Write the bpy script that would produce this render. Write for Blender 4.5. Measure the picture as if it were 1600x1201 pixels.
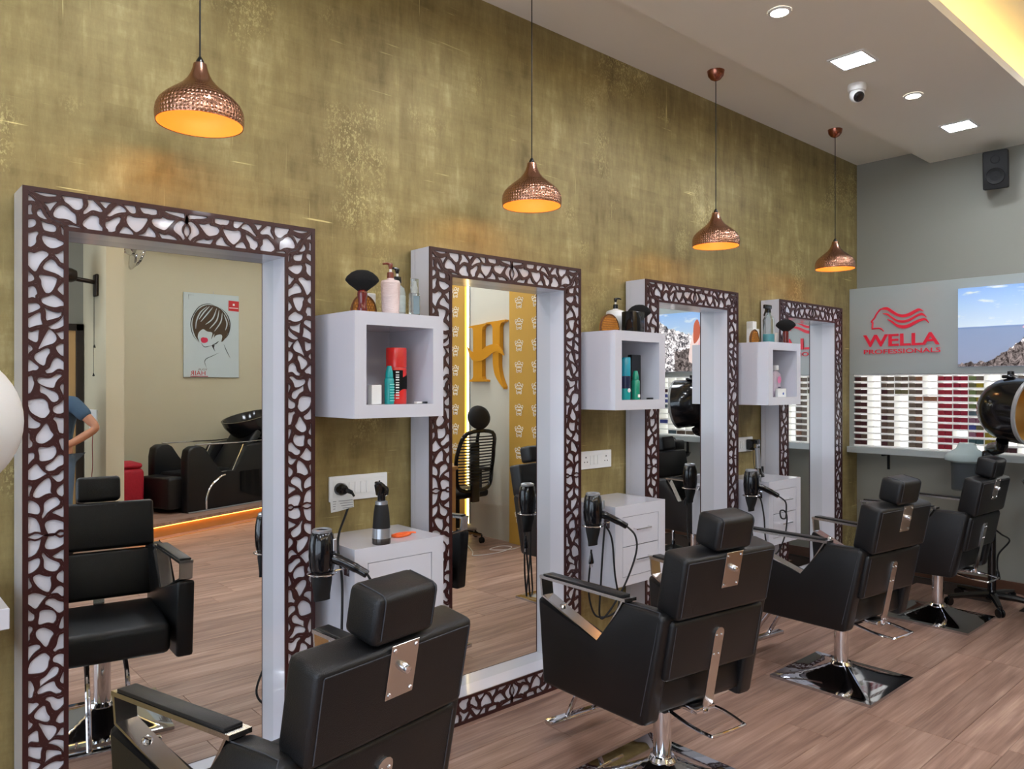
import bpy, bmesh, math, random
from mathutils import Vector, Matrix, Euler
for _o in list(bpy.data.objects):
    bpy.data.objects.remove(_o, do_unlink=True)
SC = bpy.context.scene
COL = SC.collection
PI = math.pi
R = math.radians

# ------------------------------------------------------------------ camera
cam_d = bpy.data.cameras.new('camera')
cam = bpy.data.objects.new('camera', cam_d)
COL.objects.link(cam)
THETA = math.atan(1321 / 1180)
cam.location = (0, 0, 1.555)
cam.rotation_euler = (PI / 2, 0, THETA - PI / 2)
cam_d.sensor_width = 36
cam_d.lens = 1180 * 36 / 1600
cam_d.shift_y = 2.5 / 1600
cam_d.clip_start = 0.03
SC.camera = cam
# ------------------------------------------------------------------ world, exposure
w = bpy.data.worlds.new('world')
SC.world = w
w.use_nodes = True
_bg = w.node_tree.nodes['Background']
_bg.inputs[0].default_value = (0.72, 0.84, 1.0, 1)
_bg.inputs[1].default_value = 3.6
SC.view_settings.view_transform = 'Standard'
SC.view_settings.look = 'None'
SC.view_settings.exposure = 0.3
SC.view_settings.gamma = 1.0
SC.view_settings.use_curve_mapping = False
PANEL_POWER = 85.0      # emission of the square ceiling panels
SPOT_POWER = 30.0
TRAY_FILL_POWER = 26.0     # unseen fill panels added inside the ceiling tray
COVE_POWER = 9.0
PENDANT_WATT = 1.0
# daylight portal in the shop front opening
_pl = bpy.data.lights.new('daylight_portal', 'AREA')
_pl.shape = 'RECTANGLE'
_pl.size, _pl.size_y = 2.9, 5.6
_pl.cycles.is_portal = True
_po = bpy.data.objects.new('daylight_portal', _pl)
COL.objects.link(_po)
_po.location = (-3.28, -0.6, 1.5)
_po.rotation_euler = (0, -PI / 2, 0)

# ------------------------------------------------------------------ helpers
def lin(c):
    return tuple(((v / 255) / 12.92 if v / 255 <= .04045 else ((v / 255 + .055) / 1.055) ** 2.4) for v in c)
MATS = {}
def P(name, rgb, rough=.5, metal=0., var=.06, scale=9., bump=0., bscale=60., coat=0., trans=0., emit=None, es=0., spec=.5, alpha=1., ior=1.45, stretch=(1, 1, 1)):
    if name in MATS:
        return MATS[name]
    m = bpy.data.materials.new(name)
    m.use_nodes = True
    nt = m.node_tree
    b = nt.nodes['Principled BSDF']
    c = lin(rgb)
    tc = nt.nodes.new('ShaderNodeTexCoord')
    mp = nt.nodes.new('ShaderNodeMapping')
    mp.inputs['Scale'].default_value = stretch
    nt.links.new(tc.outputs['Object'], mp.inputs[0])
    nz = nt.nodes.new('ShaderNodeTexNoise')
    nz.inputs['Scale'].default_value = scale
    nz.inputs['Detail'].default_value = 4
    nt.links.new(mp.outputs[0], nz.inputs['Vector'])
    mx = nt.nodes.new('ShaderNodeMix')
    mx.data_type = 'RGBA'
    mx.inputs['A'].default_value = tuple(min(1, v * (1 - var)) for v in c) + (1,)
    mx.inputs['B'].default_value = tuple(min(1, v * (1 + var)) for v in c) + (1,)
    nt.links.new(nz.outputs['Fac'], mx.inputs['Factor'])
    nt.links.new(mx.outputs['Result'], b.inputs['Base Color'])
    b.inputs['Roughness'].default_value = rough
    b.inputs['Metallic'].default_value = metal
    b.inputs['Coat Weight'].default_value = coat
    b.inputs['Coat Roughness'].default_value = .05
    b.inputs['Transmission Weight'].default_value = trans
    b.inputs['Specular IOR Level'].default_value = spec
    b.inputs['IOR'].default_value = ior
    b.inputs['Alpha'].default_value = alpha
    if emit is not None:
        b.inputs['Emission Color'].default_value = lin(emit) + (1,)
        b.inputs['Emission Strength'].default_value = es
    if bump:
        n2 = nt.nodes.new('ShaderNodeTexNoise')
        n2.inputs['Scale'].default_value = bscale
        n2.inputs['Detail'].default_value = 3
        nt.links.new(mp.outputs[0], n2.inputs['Vector'])
        bp = nt.nodes.new('ShaderNodeBump')
        bp.inputs['Strength'].default_value = bump
        bp.inputs['Distance'].default_value = .004
        nt.links.new(n2.outputs['Fac'], bp.inputs['Height'])
        nt.links.new(bp.outputs[0], b.inputs['Normal'])
    MATS[name] = m
    return m

def obj(name, bm, mat, parent=None, smooth=35, mats=None):
    me = bpy.data.meshes.new(name)
    bmesh.ops.recalc_face_normals(bm, faces=bm.faces)
    bm.to_mesh(me)
    bm.free()
    if smooth:
        for p in me.polygons:
            p.use_smooth = True
        me.set_sharp_from_angle(angle=R(smooth))
    for m in (mats or [mat]):
        me.materials.append(m)
    o = bpy.data.objects.new(name, me)
    COL.objects.link(o)
    if parent is not None:
        o.parent = parent
    return o
def again(name, src, parent=None, loc=(0, 0, 0), rot=(0, 0, 0), mat=None):
    o = bpy.data.objects.new(name, src.data)
    COL.objects.link(o)
    o.parent = parent
    o.location = loc
    o.rotation_euler = rot
    if mat is not None:
        o.material_slots[0].link = 'OBJECT'
        o.material_slots[0].material = mat
    return o
def tag(o, label, cat, group=None):
    o['label'] = label
    o['category'] = cat
    if group:
        o['group'] = group
    return o
def thing(name, label, cat, loc=(0, 0, 0), rz=0., group=None):
    o = bpy.data.objects.new(name, None)
    o.empty_display_size = .05
    COL.objects.link(o)
    o.location = loc
    o.rotation_euler = (0, 0, rz)
    return tag(o, label, cat, group)
def struct(o):
    o['kind'] = 'structure'
    return o
def copy_tree(o, parent=None):
    c = o.copy()
    COL.objects.link(c)
    c.parent = parent
    for ch in list(o.children):
        copy_tree(ch, c)
    return c
def place(root, loc, rz, label, group=None):
    root.location = loc
    root.rotation_euler = (0, 0, rz)
    root['label'] = label
    if group:
        root['group'] = group
    return root

def B():
    return bmesh.new()
def box(bm, x0, x1, y0, y1, z0, z1, bev=0., seg=2, M=None, mi=0):
    r = bmesh.ops.create_cube(bm, size=1)
    vs = r['verts']
    for v in vs:
        v.co = Vector(((x0 + x1) / 2 + v.co.x * (x1 - x0), (y0 + y1) / 2 + v.co.y * (y1 - y0), (z0 + z1) / 2 + v.co.z * (z1 - z0)))
    fs = set(f for v in vs for f in v.link_faces)
    if bev:
        es = list(set(e for v in vs for e in v.link_edges))
        rr = bmesh.ops.bevel(bm, geom=es, offset=bev, segments=seg, profile=.5, affect='EDGES')
        vs = list(set(v for f in rr['faces'] for v in f.verts) | set(v for v in vs if v.is_valid))
        fs = set(f for v in vs for f in v.link_faces)
    if mi:
        for f in fs:
            f.material_index = mi
    if M is not None:
        for v in vs:
            v.co = M @ v.co
    return vs
def lathe(bm, prof, seg=24, M=None, sx=1., sy=1., mi=0, cap0=True, cap1=True):
    M = M or Matrix()
    rings = []
    for r, z in prof:
        if r < 1e-6:
            rings.append([bm.verts.new(M @ Vector((0, 0, z)))])
        else:
            rings.append([bm.verts.new(M @ Vector((r * sx * math.cos(2 * PI * i / seg), r * sy * math.sin(2 * PI * i / seg), z))) for i in range(seg)])
    def add(vs):
        f = bm.faces.new(vs)
        f.material_index = mi
    for a, b in zip(rings, rings[1:]):
        for i in range(seg):
            j = (i + 1) % seg
            if len(a) == 1 and len(b) == 1:
                break
            if len(a) == 1:
                add((a[0], b[i], b[j]))
            elif len(b) == 1:
                add((a[i], a[j], b[0]))
            else:
                add((a[i], a[j], b[j], b[i]))
    if cap0 and len(rings[0]) > 1:
        add(rings[0][::-1])
    if cap1 and len(rings[-1]) > 1:
        add(rings[-1])
def curve(pts, n=8, closed=False):
    pts = [Vector(p) for p in pts]
    N = len(pts)
    out = []
    rng = range(N if closed else N - 1)
    for i in rng:
        if closed:
            p0, p1, p2, p3 = pts[(i - 1) % N], pts[i], pts[(i + 1) % N], pts[(i + 2) % N]
        else:
            p0, p1, p2, p3 = pts[max(i - 1, 0)], pts[i], pts[i + 1], pts[min(i + 2, N - 1)]
        for k in range(n):
            t = k / n
            out.append(.5 * ((2 * p1) + (p2 - p0) * t + (2 * p0 - 5 * p1 + 4 * p2 - p3) * t * t + (3 * p1 - p0 - 3 * p2 + p3) * t ** 3))
    if not closed:
        out.append(pts[-1])
    return out
def tube(bm, pts, r, seg=8, closed=False, mi=0, flat=1.):
    pts = [Vector(p) for p in pts]
    N = len(pts)
    rs = r if isinstance(r, (list, tuple)) else [r] * N
    rings = []
    up = None
    for i, p in enumerate(pts):
        if closed:
            t = pts[(i + 1) % N] - pts[i - 1]
        else:
            t = pts[min(i + 1, N - 1)] - pts[max(i - 1, 0)]
        t = t.normalized() if t.length > 1e-9 else Vector((0, 0, 1))
        if up is None:
            up = t.orthogonal().normalized()
        up = (up - t * up.dot(t))
        up = up.normalized() if up.length > 1e-6 else t.orthogonal().normalized()
        sd = t.cross(up)
        rings.append([bm.verts.new(p + (up * math.cos(2 * PI * k / seg) + sd * math.sin(2 * PI * k / seg) * flat) * rs[i]) for k in range(seg)])
    prs = list(zip(rings, rings[1:]))
    if closed:
        prs.append((rings[-1], rings[0]))
    for a, b in prs:
        for k in range(seg):
            f = bm.faces.new((a[k], a[(k + 1) % seg], b[(k + 1) % seg], b[k]))
            f.material_index = mi
    if not closed:
        bm.faces.new(rings[0][::-1]).material_index = mi
        bm.faces.new(rings[-1]).material_index = mi
def prism(bm, poly, d0, d1, fn, mi=0, bev=0., seg=2):
    """poly: 2-D points; fn(a, b, d) -> 3-D"""
    a = [bm.verts.new(fn(p[0], p[1], d0)) for p in poly]
    b = [bm.verts.new(fn(p[0], p[1], d1)) for p in poly]
    n = len(poly)
    fs = [bm.faces.new(a[::-1]), bm.faces.new(b)]
    for i in range(n):
        fs.append(bm.faces.new((a[i], a[(i + 1) % n], b[(i + 1) % n], b[i])))
    for f in fs:
        f.material_index = mi
    if bev:
        bmesh.ops.bevel(bm, geom=list(set(e for f in fs for e in f.edges)), offset=bev, segments=seg, profile=.5, affect='EDGES')
    return fs
XY = lambda a, b, d: Vector((a, b, d))
XZ = lambda a, b, d: Vector((a, d, b))
YZ = lambda a, b, d: Vector((d, a, b))
def ring_rect(bm, ox0, ox1, oz0, oz1, ix0, ix1, iz0, iz1, y0, y1):
    """rectangular picture-frame ring in the xz plane between y0 and y1"""
    def q(x0, x1, z0, z1, y):
        return [bm.verts.new((x, y, z)) for x, z in ((x0, z0), (x1, z0), (x1, z1), (x0, z1))]
    A, Bq, C, D = q(ox0, ox1, oz0, oz1, y0), q(ix0, ix1, iz0, iz1, y0), q(ox0, ox1, oz0, oz1, y1), q(ix0, ix1, iz0, iz1, y1)
    for i in range(4):
        j = (i + 1) % 4
        bm.faces.new((A[i], A[j], Bq[j], Bq[i]))
        bm.faces.new((C[j], C[i], D[i], D[j]))
        bm.faces.new((A[j], A[i], C[i], C[j]))
        bm.faces.new((Bq[i], Bq[j], D[j], D[i]))
def text(name, body, width, height, depth, mat, parent, M, bold=0.):
    cu = bpy.data.curves.new(name, 'FONT')
    cu.body = body
    cu.size = 1
    cu.extrude = .1
    cu.resolution_u = 3
    cu.offset = bold
    t = bpy.data.objects.new(name + '_tmp', cu)
    COL.objects.link(t)
    dg = bpy.context.evaluated_depsgraph_get()
    me = bpy.data.meshes.new_from_object(t.evaluated_get(dg))
    bpy.data.objects.remove(t, do_unlink=True)
    xs = [v.co.x for v in me.vertices]
    ys = [v.co.y for v in me.vertices]
    for v in me.vertices:
        v.co = M @ Vector(((v.co.x - min(xs)) / (max(xs) - min(xs)) * width, (v.co.y - min(ys)) / (max(ys) - min(ys)) * height, (v.co.z + .1) / .2 * depth))
    me.materials.clear()
    me.materials.append(mat)
    me.name = name
    o = bpy.data.objects.new(name, me)
    COL.objects.link(o)
    o.parent = parent
    return o
def frame(o, ex, ey, ez):
    return Matrix(((ex[0], ey[0], ez[0], o[0]), (ex[1], ey[1], ez[1], o[1]), (ex[2], ey[2], ez[2], o[2]), (0, 0, 0, 1)))
def aim(o, d):
    """matrix whose local z points along d, at o"""
    q = Vector(d).to_track_quat('Z', 'Y')
    return Matrix.Translation(Vector(o)) @ q.to_matrix().to_4x4()

# ------------------------------------------------------------------ materials
M_white = P('white_laminate', (206, 206, 214), .16, var=.015, coat=.4)
M_whitem = P('white_plastic', (232, 232, 230), .35, var=.02)
M_maroon = P('maroon_laminate', (54, 22, 22), .38, var=.12, scale=30, coat=.1)
M_leather = P('black_leather', (19, 19, 21), .36, var=.15, scale=40, bump=.25, bscale=420, spec=.45)
M_stitch = P('stitching', (58, 60, 66), .6, var=.1)
M_chrome = P('chrome', (222, 222, 226), .07, 1., var=.02)
M_steel = P('brushed_steel', (196, 192, 188), .2, 1., var=.05, stretch=(1, 30, 1))
M_blackp = P('black_plastic', (15, 15, 18), .14, var=.1, coat=.3)
M_blackm = P('matte_black', (14, 14, 15), .7, var=.15)
M_rubber = P('black_rubber_cord', (15, 15, 17), .5, var=.1)
M_grey = P('silver_plastic', (176, 178, 182), .3, .7, var=.04)
M_ceil = P('ceiling_paint', (232, 227, 216), .85, var=.015, scale=2)
M_wallb = P('greige_wall_paint', (142, 141, 132), .75, var=.02, scale=3, bump=.05)
M_wallc = P('cream_wall_paint', (196, 186, 158), .75, var=.02, scale=3, bump=.05)
M_wood_dark = P('dark_wood_skirting', (88, 58, 42), .45, var=.2, scale=6, stretch=(1, 1, 8))
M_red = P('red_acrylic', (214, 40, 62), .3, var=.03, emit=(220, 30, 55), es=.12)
M_board = P('grey_sign_laminate', (168, 175, 174), .22, var=.02, coat=.3)
M_copper = P('hammered_copper', (190, 142, 118), .26, 1., var=.12, scale=14)
M_coppers = P('smooth_copper', (170, 108, 88), .25, 1., var=.05)
M_lining = P('shade_lining', (222, 150, 74), .5, var=.05)
M_gold = P('gold_letter', (226, 160, 44), .3, .55, var=.05)
M_led_w = P('warm_led', (255, 226, 150), .5, emit=(255, 218, 128), es=COVE_POWER)
M_brushh = P('brush_bristle', (12, 11, 12), .9, var=.3, scale=200, stretch=(1, 1, .05), bump=.6, bscale=300)
M_redwood = P('red_lacquered_wood', (96, 22, 18), .15, var=.3, scale=25, stretch=(1, 1, .2), coat=.6)
M_teal = P('teal_plastic', (22, 152, 150), .25, var=.05, coat=.3)
M_green = P('green_plastic', (20, 140, 110), .25, var=.05, coat=.3)
M_pink = P('pink_white_plastic', (228, 208, 204), .4, var=.04)
M_brownp = P('brown_pump', (120, 58, 40), .3, var=.05, coat=.3)
M_clear = P('clear_plastic', (225, 235, 235), .05, var=.01, trans=.9, ior=1.25)
M_visor = P('smoky_visor', (120, 128, 134), .1, var=.02, trans=.6, ior=1.2, alpha=.75)
M_frost = P('frosted_hood', (186, 202, 202), .25, var=.02, trans=.25, ior=1.2)
M_orange = P('orange_plastic', (246, 104, 36), .4, var=.05)
M_shop = P('window_frame_metal', (70, 72, 76), .4, .6)

# hammered copper: rows of round dimples on the lower shade
nt = M_copper.node_tree
_tc = nt.nodes.new('ShaderNodeTexCoord')
_sx = nt.nodes.new('ShaderNodeSeparateXYZ')
nt.links.new(_tc.outputs['Object'], _sx.inputs[0])
_at = nt.nodes.new('ShaderNodeMath'); _at.operation = 'ARCTAN2'
nt.links.new(_sx.outputs['Y'], _at.inputs[0]); nt.links.new(_sx.outputs['X'], _at.inputs[1])
_am = nt.nodes.new('ShaderNodeMath'); _am.operation = 'MULTIPLY'; _am.inputs[1].default_value = 64 / (2 * PI)
nt.links.new(_at.outputs[0], _am.inputs[0])
_zm = nt.nodes.new('ShaderNodeMath'); _zm.operation = 'MULTIPLY'; _zm.inputs[1].default_value = 78
nt.links.new(_sx.outputs['Z'], _zm.inputs[0])
_cx = nt.nodes.new('ShaderNodeCombineXYZ')
nt.links.new(_am.outputs[0], _cx.inputs[0]); nt.links.new(_zm.outputs[0], _cx.inputs[1])
_v = nt.nodes.new('ShaderNodeTexVoronoi'); _v.voronoi_dimensions = '2D'
_v.inputs['Scale'].default_value = 1; _v.inputs['Randomness'].default_value = .25
nt.links.new(_cx.outputs[0], _v.inputs['Vector'])
_dr = nt.nodes.new('ShaderNodeMapRange'); _dr.inputs['From Max'].default_value = .45
nt.links.new(_v.outputs['Distance'], _dr.inputs[0])
_fd = nt.nodes.new('ShaderNodeMapRange'); _fd.inputs['From Min'].default_value = .13; _fd.inputs['From Max'].default_value = .07
nt.links.new(_sx.outputs['Z'], _fd.inputs[0])
_b = nt.nodes.new('ShaderNodeBump')
_b.inputs['Distance'].default_value = .0025
nt.links.new(_fd.outputs[0], _b.inputs['Strength'])
nt.links.new(_dr.outputs[0], _b.inputs['Height'])
nt.links.new(_b.outputs[0], nt.nodes['Principled BSDF'].inputs['Normal'])

def emitter(name, rgb, strength):
    m = bpy.data.materials.new(name)
    m.use_nodes = True
    b = m.node_tree.nodes['Principled BSDF']
    b.inputs['Base Color'].default_value = (.8, .8, .8, 1)
    b.inputs['Emission Color'].default_value = lin(rgb) + (1,)
    b.inputs['Emission Strength'].default_value = strength
    return m
M_panel = emitter('panel_light_diffuser', (236, 244, 255), PANEL_POWER)
M_tray_fill = emitter('tray_fill_diffuser', (240, 245, 255), TRAY_FILL_POWER)
M_spot = emitter('downlight_diffuser', (255, 246, 230), SPOT_POWER)
M_bulb = emitter('warm_bulb', (255, 190, 110), 6)
M_acryl = P('glow_tinted_acrylic', (240, 240, 238), .3, var=.01, emit=(255, 253, 246), es=.1)  # weak emission stands in for backlight caught by shelves and dividers
M_racklight = emitter('rack_backlight', (255, 253, 246), .75)

# mirror glass
M_mirror = bpy.data.materials.new('mirror_glass')
M_mirror.use_nodes = True
_p = M_mirror.node_tree.nodes['Principled BSDF']
_p.inputs['Base Color'].default_value = (.86, .88, .87, 1)
_p.inputs['Metallic'].default_value = 1
_p.inputs['Roughness'].default_value = .0

# window glass: light passes straight through
M_glass = bpy.data.materials.new('window_glass')
M_glass.use_nodes = True
nt = M_glass.node_tree
for n in list(nt.nodes):
    nt.nodes.remove(n)
_o = nt.nodes.new('ShaderNodeOutputMaterial')
_t = nt.nodes.new('ShaderNodeBsdfTransparent')
_g = nt.nodes.new('ShaderNodeBsdfGlossy')
_g.inputs['Roughness'].default_value = .02
_m = nt.nodes.new('ShaderNodeMixShader')
_m.inputs[0].default_value = .07
nt.links.new(_t.outputs[0], _m.inputs[1])
nt.links.new(_g.outputs[0], _m.inputs[2])
nt.links.new(_m.outputs[0], _o.inputs[0])

# gold wallpaper
def gold_wall():
    m = bpy.data.materials.new('gold_textured_wallpaper')
    m.use_nodes = True
    nt = m.node_tree
    N, L = nt.nodes, nt.links
    b = N['Principled BSDF']
    tc = N.new('ShaderNodeTexCoord')
    def noise(scale, st, detail=5, rough=.6, loc=(0, 0, 0)):
        mp = N.new('ShaderNodeMapping')
        mp.inputs['Scale'].default_value = st
        mp.inputs['Location'].default_value = loc
        L.new(tc.outputs['Object'], mp.inputs[0])
        n = N.new('ShaderNodeTexNoise')
        n.inputs['Scale'].default_value = scale
        n.inputs['Detail'].default_value = detail
        n.inputs['Roughness'].default_value = rough
        L.new(mp.outputs[0], n.inputs['Vector'])
        return n.outputs['Fac']
    def math_(op, a, b_=None):
        n = N.new('ShaderNodeMath')
        n.operation = op
        for i, v in enumerate((a, b_)):
            if v is None:
                continue
            if isinstance(v, (int, float)):
                n.inputs[i].default_value = v
            else:
                L.new(v, n.inputs[i])
        return n.outputs[0]
    def ramp(f, stops):
        n = N.new('ShaderNodeValToRGB')
        while len(n.color_ramp.elements) < len(stops):
            n.color_ramp.elements.new(.5)
        for e, (p, c) in zip(n.color_ramp.elements, stops):
            e.position = p
            e.color = c
        L.new(f, n.inputs[0])
        return n.outputs[0]
    vert = noise(10, (1, 1, .25), 11, .72)
    hor = noise(8, (.3, 1, 1.4), 10, .7, (3, 0, 5))
    patch = noise(2.2, (1.4, 1, .8), 3, .5, (7, 0, 1))
    # faint rectangular patches of the hand-laid foil
    def blocks(inc, loc):
        ad = N.new('ShaderNodeVectorMath'); ad.operation = 'ADD'; ad.inputs[1].default_value = loc
        L.new(tc.outputs['Object'], ad.inputs[0])
        sn = N.new('ShaderNodeVectorMath'); sn.operation = 'SNAP'; sn.inputs[1].default_value = inc
        L.new(ad.outputs[0], sn.inputs[0])
        wn = N.new('ShaderNodeTexWhiteNoise'); wn.noise_dimensions = '3D'
        L.new(sn.outputs[0], wn.inputs['Vector'])
        return wn.outputs['Value']
    bl = math_('ADD', math_('MULTIPLY', blocks((.075, 10, .16), (5, 5, 5)), .5), math_('MULTIPLY', blocks((.11, 10, .07), (5.03, 5, 5.02)), .5))
    f0 = math_('ADD', math_('MULTIPLY', vert, .5), math_('ADD', math_('MULTIPLY', hor, .25), math_('MULTIPLY', patch, .25)))
    f = math_('ADD', math_('MULTIPLY', f0, .93), math_('MULTIPLY', bl, .07))
    k = lambda c: lin(c) + (1,)
    col = ramp(f, [(.34, k((104, 88, 52))), (.46, k((138, 121, 76))), (.54, k((154, 137, 88))), (.66, k((190, 176, 126)))])
    g = (0, 0, 0, 1)
    wt = (1, 1, 1, 1)
    s1 = ramp(noise(75, (1, 1, .03), 2, .5, (1, 0, 2)), [(.69, g), (.76, wt)])
    s1m = ramp(noise(3, (2, 1, 1.2), 3, .6, (4, 0, 9)), [(.5, g), (.62, wt)])
    s2 = ramp(noise(75, (.04, 1, 1), 2, .5, (8, 0, 2)), [(.69, g), (.76, wt)])
    s = math_('MULTIPLY', math_('MAXIMUM', s1, s2), s1m)
    fleck = math_('MULTIPLY', ramp(noise(120, (1, 1, .6), 3, .7), [(.52, g), (.6, wt)]), ramp(noise(1.6, (1, 1, 1), 3, .6, (2, 0, 3)), [(.56, g), (.68, wt)]))
    sc = math_('MINIMUM', math_('ADD', math_('MULTIPLY', s, .75), math_('MULTIPLY', fleck, .6)), 1)
    mx = N.new('ShaderNodeMix')
    mx.data_type = 'RGBA'
    L.new(sc, mx.inputs['Factor'])
    L.new(col, mx.inputs['A'])
    mx.inputs['B'].default_value = k((232, 216, 150))
    L.new(mx.outputs['Result'], b.inputs['Base Color'])
    b.inputs['Metallic'].default_value = .3
    rr = N.new('ShaderNodeMapRange')
    rr.inputs['To Min'].default_value = .62
    rr.inputs['To Max'].default_value = .34
    L.new(f, rr.inputs[0])
    L.new(rr.outputs[0], b.inputs['Roughness'])
    bp = N.new('ShaderNodeBump')
    bp.inputs['Strength'].default_value = .15
    bp.inputs['Distance'].default_value = .003
    L.new(f, bp.inputs['Height'])
    L.new(bp.outputs[0], b.inputs['Normal'])
    return m
M_goldwall = gold_wall()

# wood laminate planks
def plank_mat():
    m = bpy.data.materials.new('walnut_laminate')
    m.use_nodes = True
    nt = m.node_tree
    N, L = nt.nodes, nt.links
    b = N['Principled BSDF']
    tc = N.new('ShaderNodeTexCoord')
    oi = N.new('ShaderNodeObjectInfo')
    off = N.new('ShaderNodeVectorMath')
    off.operation = 'SCALE'
    off.inputs[0].default_value = (37, 19, 5)
    L.new(oi.outputs['Random'], off.inputs['Scale'])
    ad = N.new('ShaderNodeVectorMath')
    ad.operation = 'ADD'
    L.new(tc.outputs['Object'], ad.inputs[0])
    L.new(off.outputs[0], ad.inputs[1])
    def noise(scale, st, det):
        mp = N.new('ShaderNodeMapping')
        mp.inputs['Scale'].default_value = st
        L.new(ad.outputs[0], mp.inputs[0])
        n = N.new('ShaderNodeTexNoise')
        n.inputs['Scale'].default_value = scale
        n.inputs['Detail'].default_value = det
        n.inputs['Distortion'].default_value = .6
        L.new(mp.outputs[0], n.inputs['Vector'])
        return n.outputs['Fac']
    g1 = noise(5, (.35, 3.2, 1), 6)
    g2 = noise(18, (.12, 6, 1), 4)
    mx = N.new('ShaderNodeMath')
    mx.operation = 'MULTIPLY_ADD'
    L.new(g2, mx.inputs[0])
    mx.inputs[1].default_value = .35
    mu = N.new('ShaderNodeMath')
    mu.operation = 'MULTIPLY'
    mu.inputs[1].default_value = .65
    L.new(g1, mu.inputs[0])
    L.new(mu.outputs[0], mx.inputs[2])
    r = N.new('ShaderNodeValToRGB')
    st = [(.28, (108, 80, 68)), (.45, (142, 111, 96)), (.55, (160, 128, 112)), (.72, (192, 162, 144))]
    while len(r.color_ramp.elements) < 4:
        r.color_ramp.elements.new(.5)
    for e, (p, c) in zip(r.color_ramp.elements, st):
        e.position = p
        e.color = lin(c) + (1,)
    L.new(mx.outputs[0], r.inputs[0])
    hv = N.new('ShaderNodeHueSaturation')
    mr = N.new('ShaderNodeMapRange')
    mr.inputs['To Min'].default_value = .86
    mr.inputs['To Max'].default_value = 1.12
    L.new(oi.outputs['Random'], mr.inputs[0])
    L.new(mr.outputs[0], hv.inputs['Value'])
    L.new(r.outputs[0], hv.inputs['Color'])
    L.new(hv.outputs[0], b.inputs['Base Color'])
    b.inputs['Roughness'].default_value = .42
    bp = N.new('ShaderNodeBump')
    bp.inputs['Strength'].default_value = .08
    bp.inputs['Distance'].default_value = .002
    L.new(g2, bp.inputs['Height'])
    L.new(bp.outputs[0], b.inputs['Normal'])
    return m
M_plank = plank_mat()

# ------------------------------------------------------------------ room shell
X0, XB, YW, YO = -3.2, 6.6, 2.895, -4.1
HI, LO, TR = 3.47, 3.36, 3.56
bm = B(); box(bm, X0 - .2, XB + .2, YO - .2, YW + .2, -.2, -.006)
floor = struct(obj('floor', bm, P('floor_subfloor', (40, 28, 22), .9), smooth=0))
PW, PLn = .19, 1.22
bm = B(); box(bm, -PLn / 2 + .0008, PLn / 2 - .0008, -PW / 2 + .0008, PW / 2 - .0008, -.008, 0, .0012, 1)
plank0 = None
random.seed(4)
j = 0
y = YW - PW / 2
rows = []
while y > YO - .02:
    off = random.choice((0, .31, .62, .93, .15, .77)) * PLn
    x = -.62 - off
    while x < XB:
        xa = max(x, -.62)
        if x + PLn / 2 > -.62 and x - PLn / 2 < XB - .02:
            rows.append((x, y))
        x += PLn
    y -= PW
for (x, y) in rows:
    if y < -2.2 and (y < -3.0 or x < 1.0):
        if not (x < 2 and y > -3.2 and x > 1.2):
            continue
    # planks at the back wall are cut to length
    if plank0 is None:
        plank0 = obj('plank', bm, M_plank, floor, smooth=0)
        o = plank0
    else:
        o = again('plank', plank0, floor)
    o.location = (x, y, 0)
    x1 = min(x + PLn / 2, XB - .001)
    if x1 < x + PLn / 2 - .01:
        ln = x1 - (x - PLn / 2)
        o.scale = (ln / PLn, 1, 1)
        o.location = (x1 - ln / 2, y, 0)
    if y - PW / 2 < YO:
        o.scale = (o.scale[0], .5, 1)
bm = B(); box(bm, X0, -.62 - PLn, YO, YW, -.008, 0)
box(bm, X0, 2.0, YO, -3.2, -.0085, -.0005)
o = obj('laminate_sheet', bm, M_plank, floor, smooth=0)

bm = B(); box(bm, X0 - .1, XB + .1, YW, YW + .12, -.1, 3.7)
wall_left = struct(obj('wall_left', bm, M_goldwall, smooth=0))
bm = B(); box(bm, XB, XB + .12, YO - .1, YW + .1, -.1, 3.7)
wall_back = struct(obj('wall_back', bm, M_wallb, smooth=0))
bm = B(); box(bm, 1.9, XB + .1, YO - .12, YO, -.1, 3.7)
wall_right = struct(obj('wall_right', bm, M_wallc, smooth=0))
bm = B(); box(bm, X0 - .1, 1.92, -3.32, -3.2, -.1, 3.7)
struct(obj('wall_right_entrance', bm, M_wallb, smooth=0))
bm = B(); box(bm, 1.92, 2.08, YO, -2.3, 0, 3.36)
struct(obj('wall_pier', bm, M_wallc, smooth=0))
bm = B(); box(bm, 5.0, 5.12, YO, .72, 0, 3.36)
wall_part = struct(obj('wall_partition', bm, P('pale_grey_panel', (190, 186, 170), .5, var=.02), smooth=0))
# shop front
wf = B()
box(wf, X0 - .12, X0, YO - .1, -3.4, -.1, 3.7)
box(wf, X0 - .12, X0, 2.2, YW + .1, -.1, 3.7)
box(wf, X0 - .12, X0, -3.4, 2.2, 2.95, 3.7)
struct(obj('wall_front', wf, M_wallb, smooth=0))
win = thing('window_1', '', '', (X0 - .06, -.6, 0)); del win['label']; del win['category']; struct(win)
for k in range(5):
    bm = B(); box(bm, -.03, .03, -2.8 + k * 1.4 - .03, -2.8 + k * 1.4 + .03, 0, 2.95)
    obj('mullion', bm, M_shop, win, 0)
for k in range(4):
    bm = B(); box(bm, -.004, .004, -2.8 + k * 1.4 + .03, -2.8 + k * 1.4 + 1.37, .06, 2.9)
    obj('pane', bm, M_glass, win, 0)
bm = B(); box(bm, -.03, .03, -2.8, 2.8, 0, .06); obj('sill_rail', bm, M_shop, win, 0)
bm = B(); box(bm, -.03, .03, -2.8, 2.8, 2.89, 2.95); obj('head_rail', bm, M_shop, win, 0)
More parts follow.
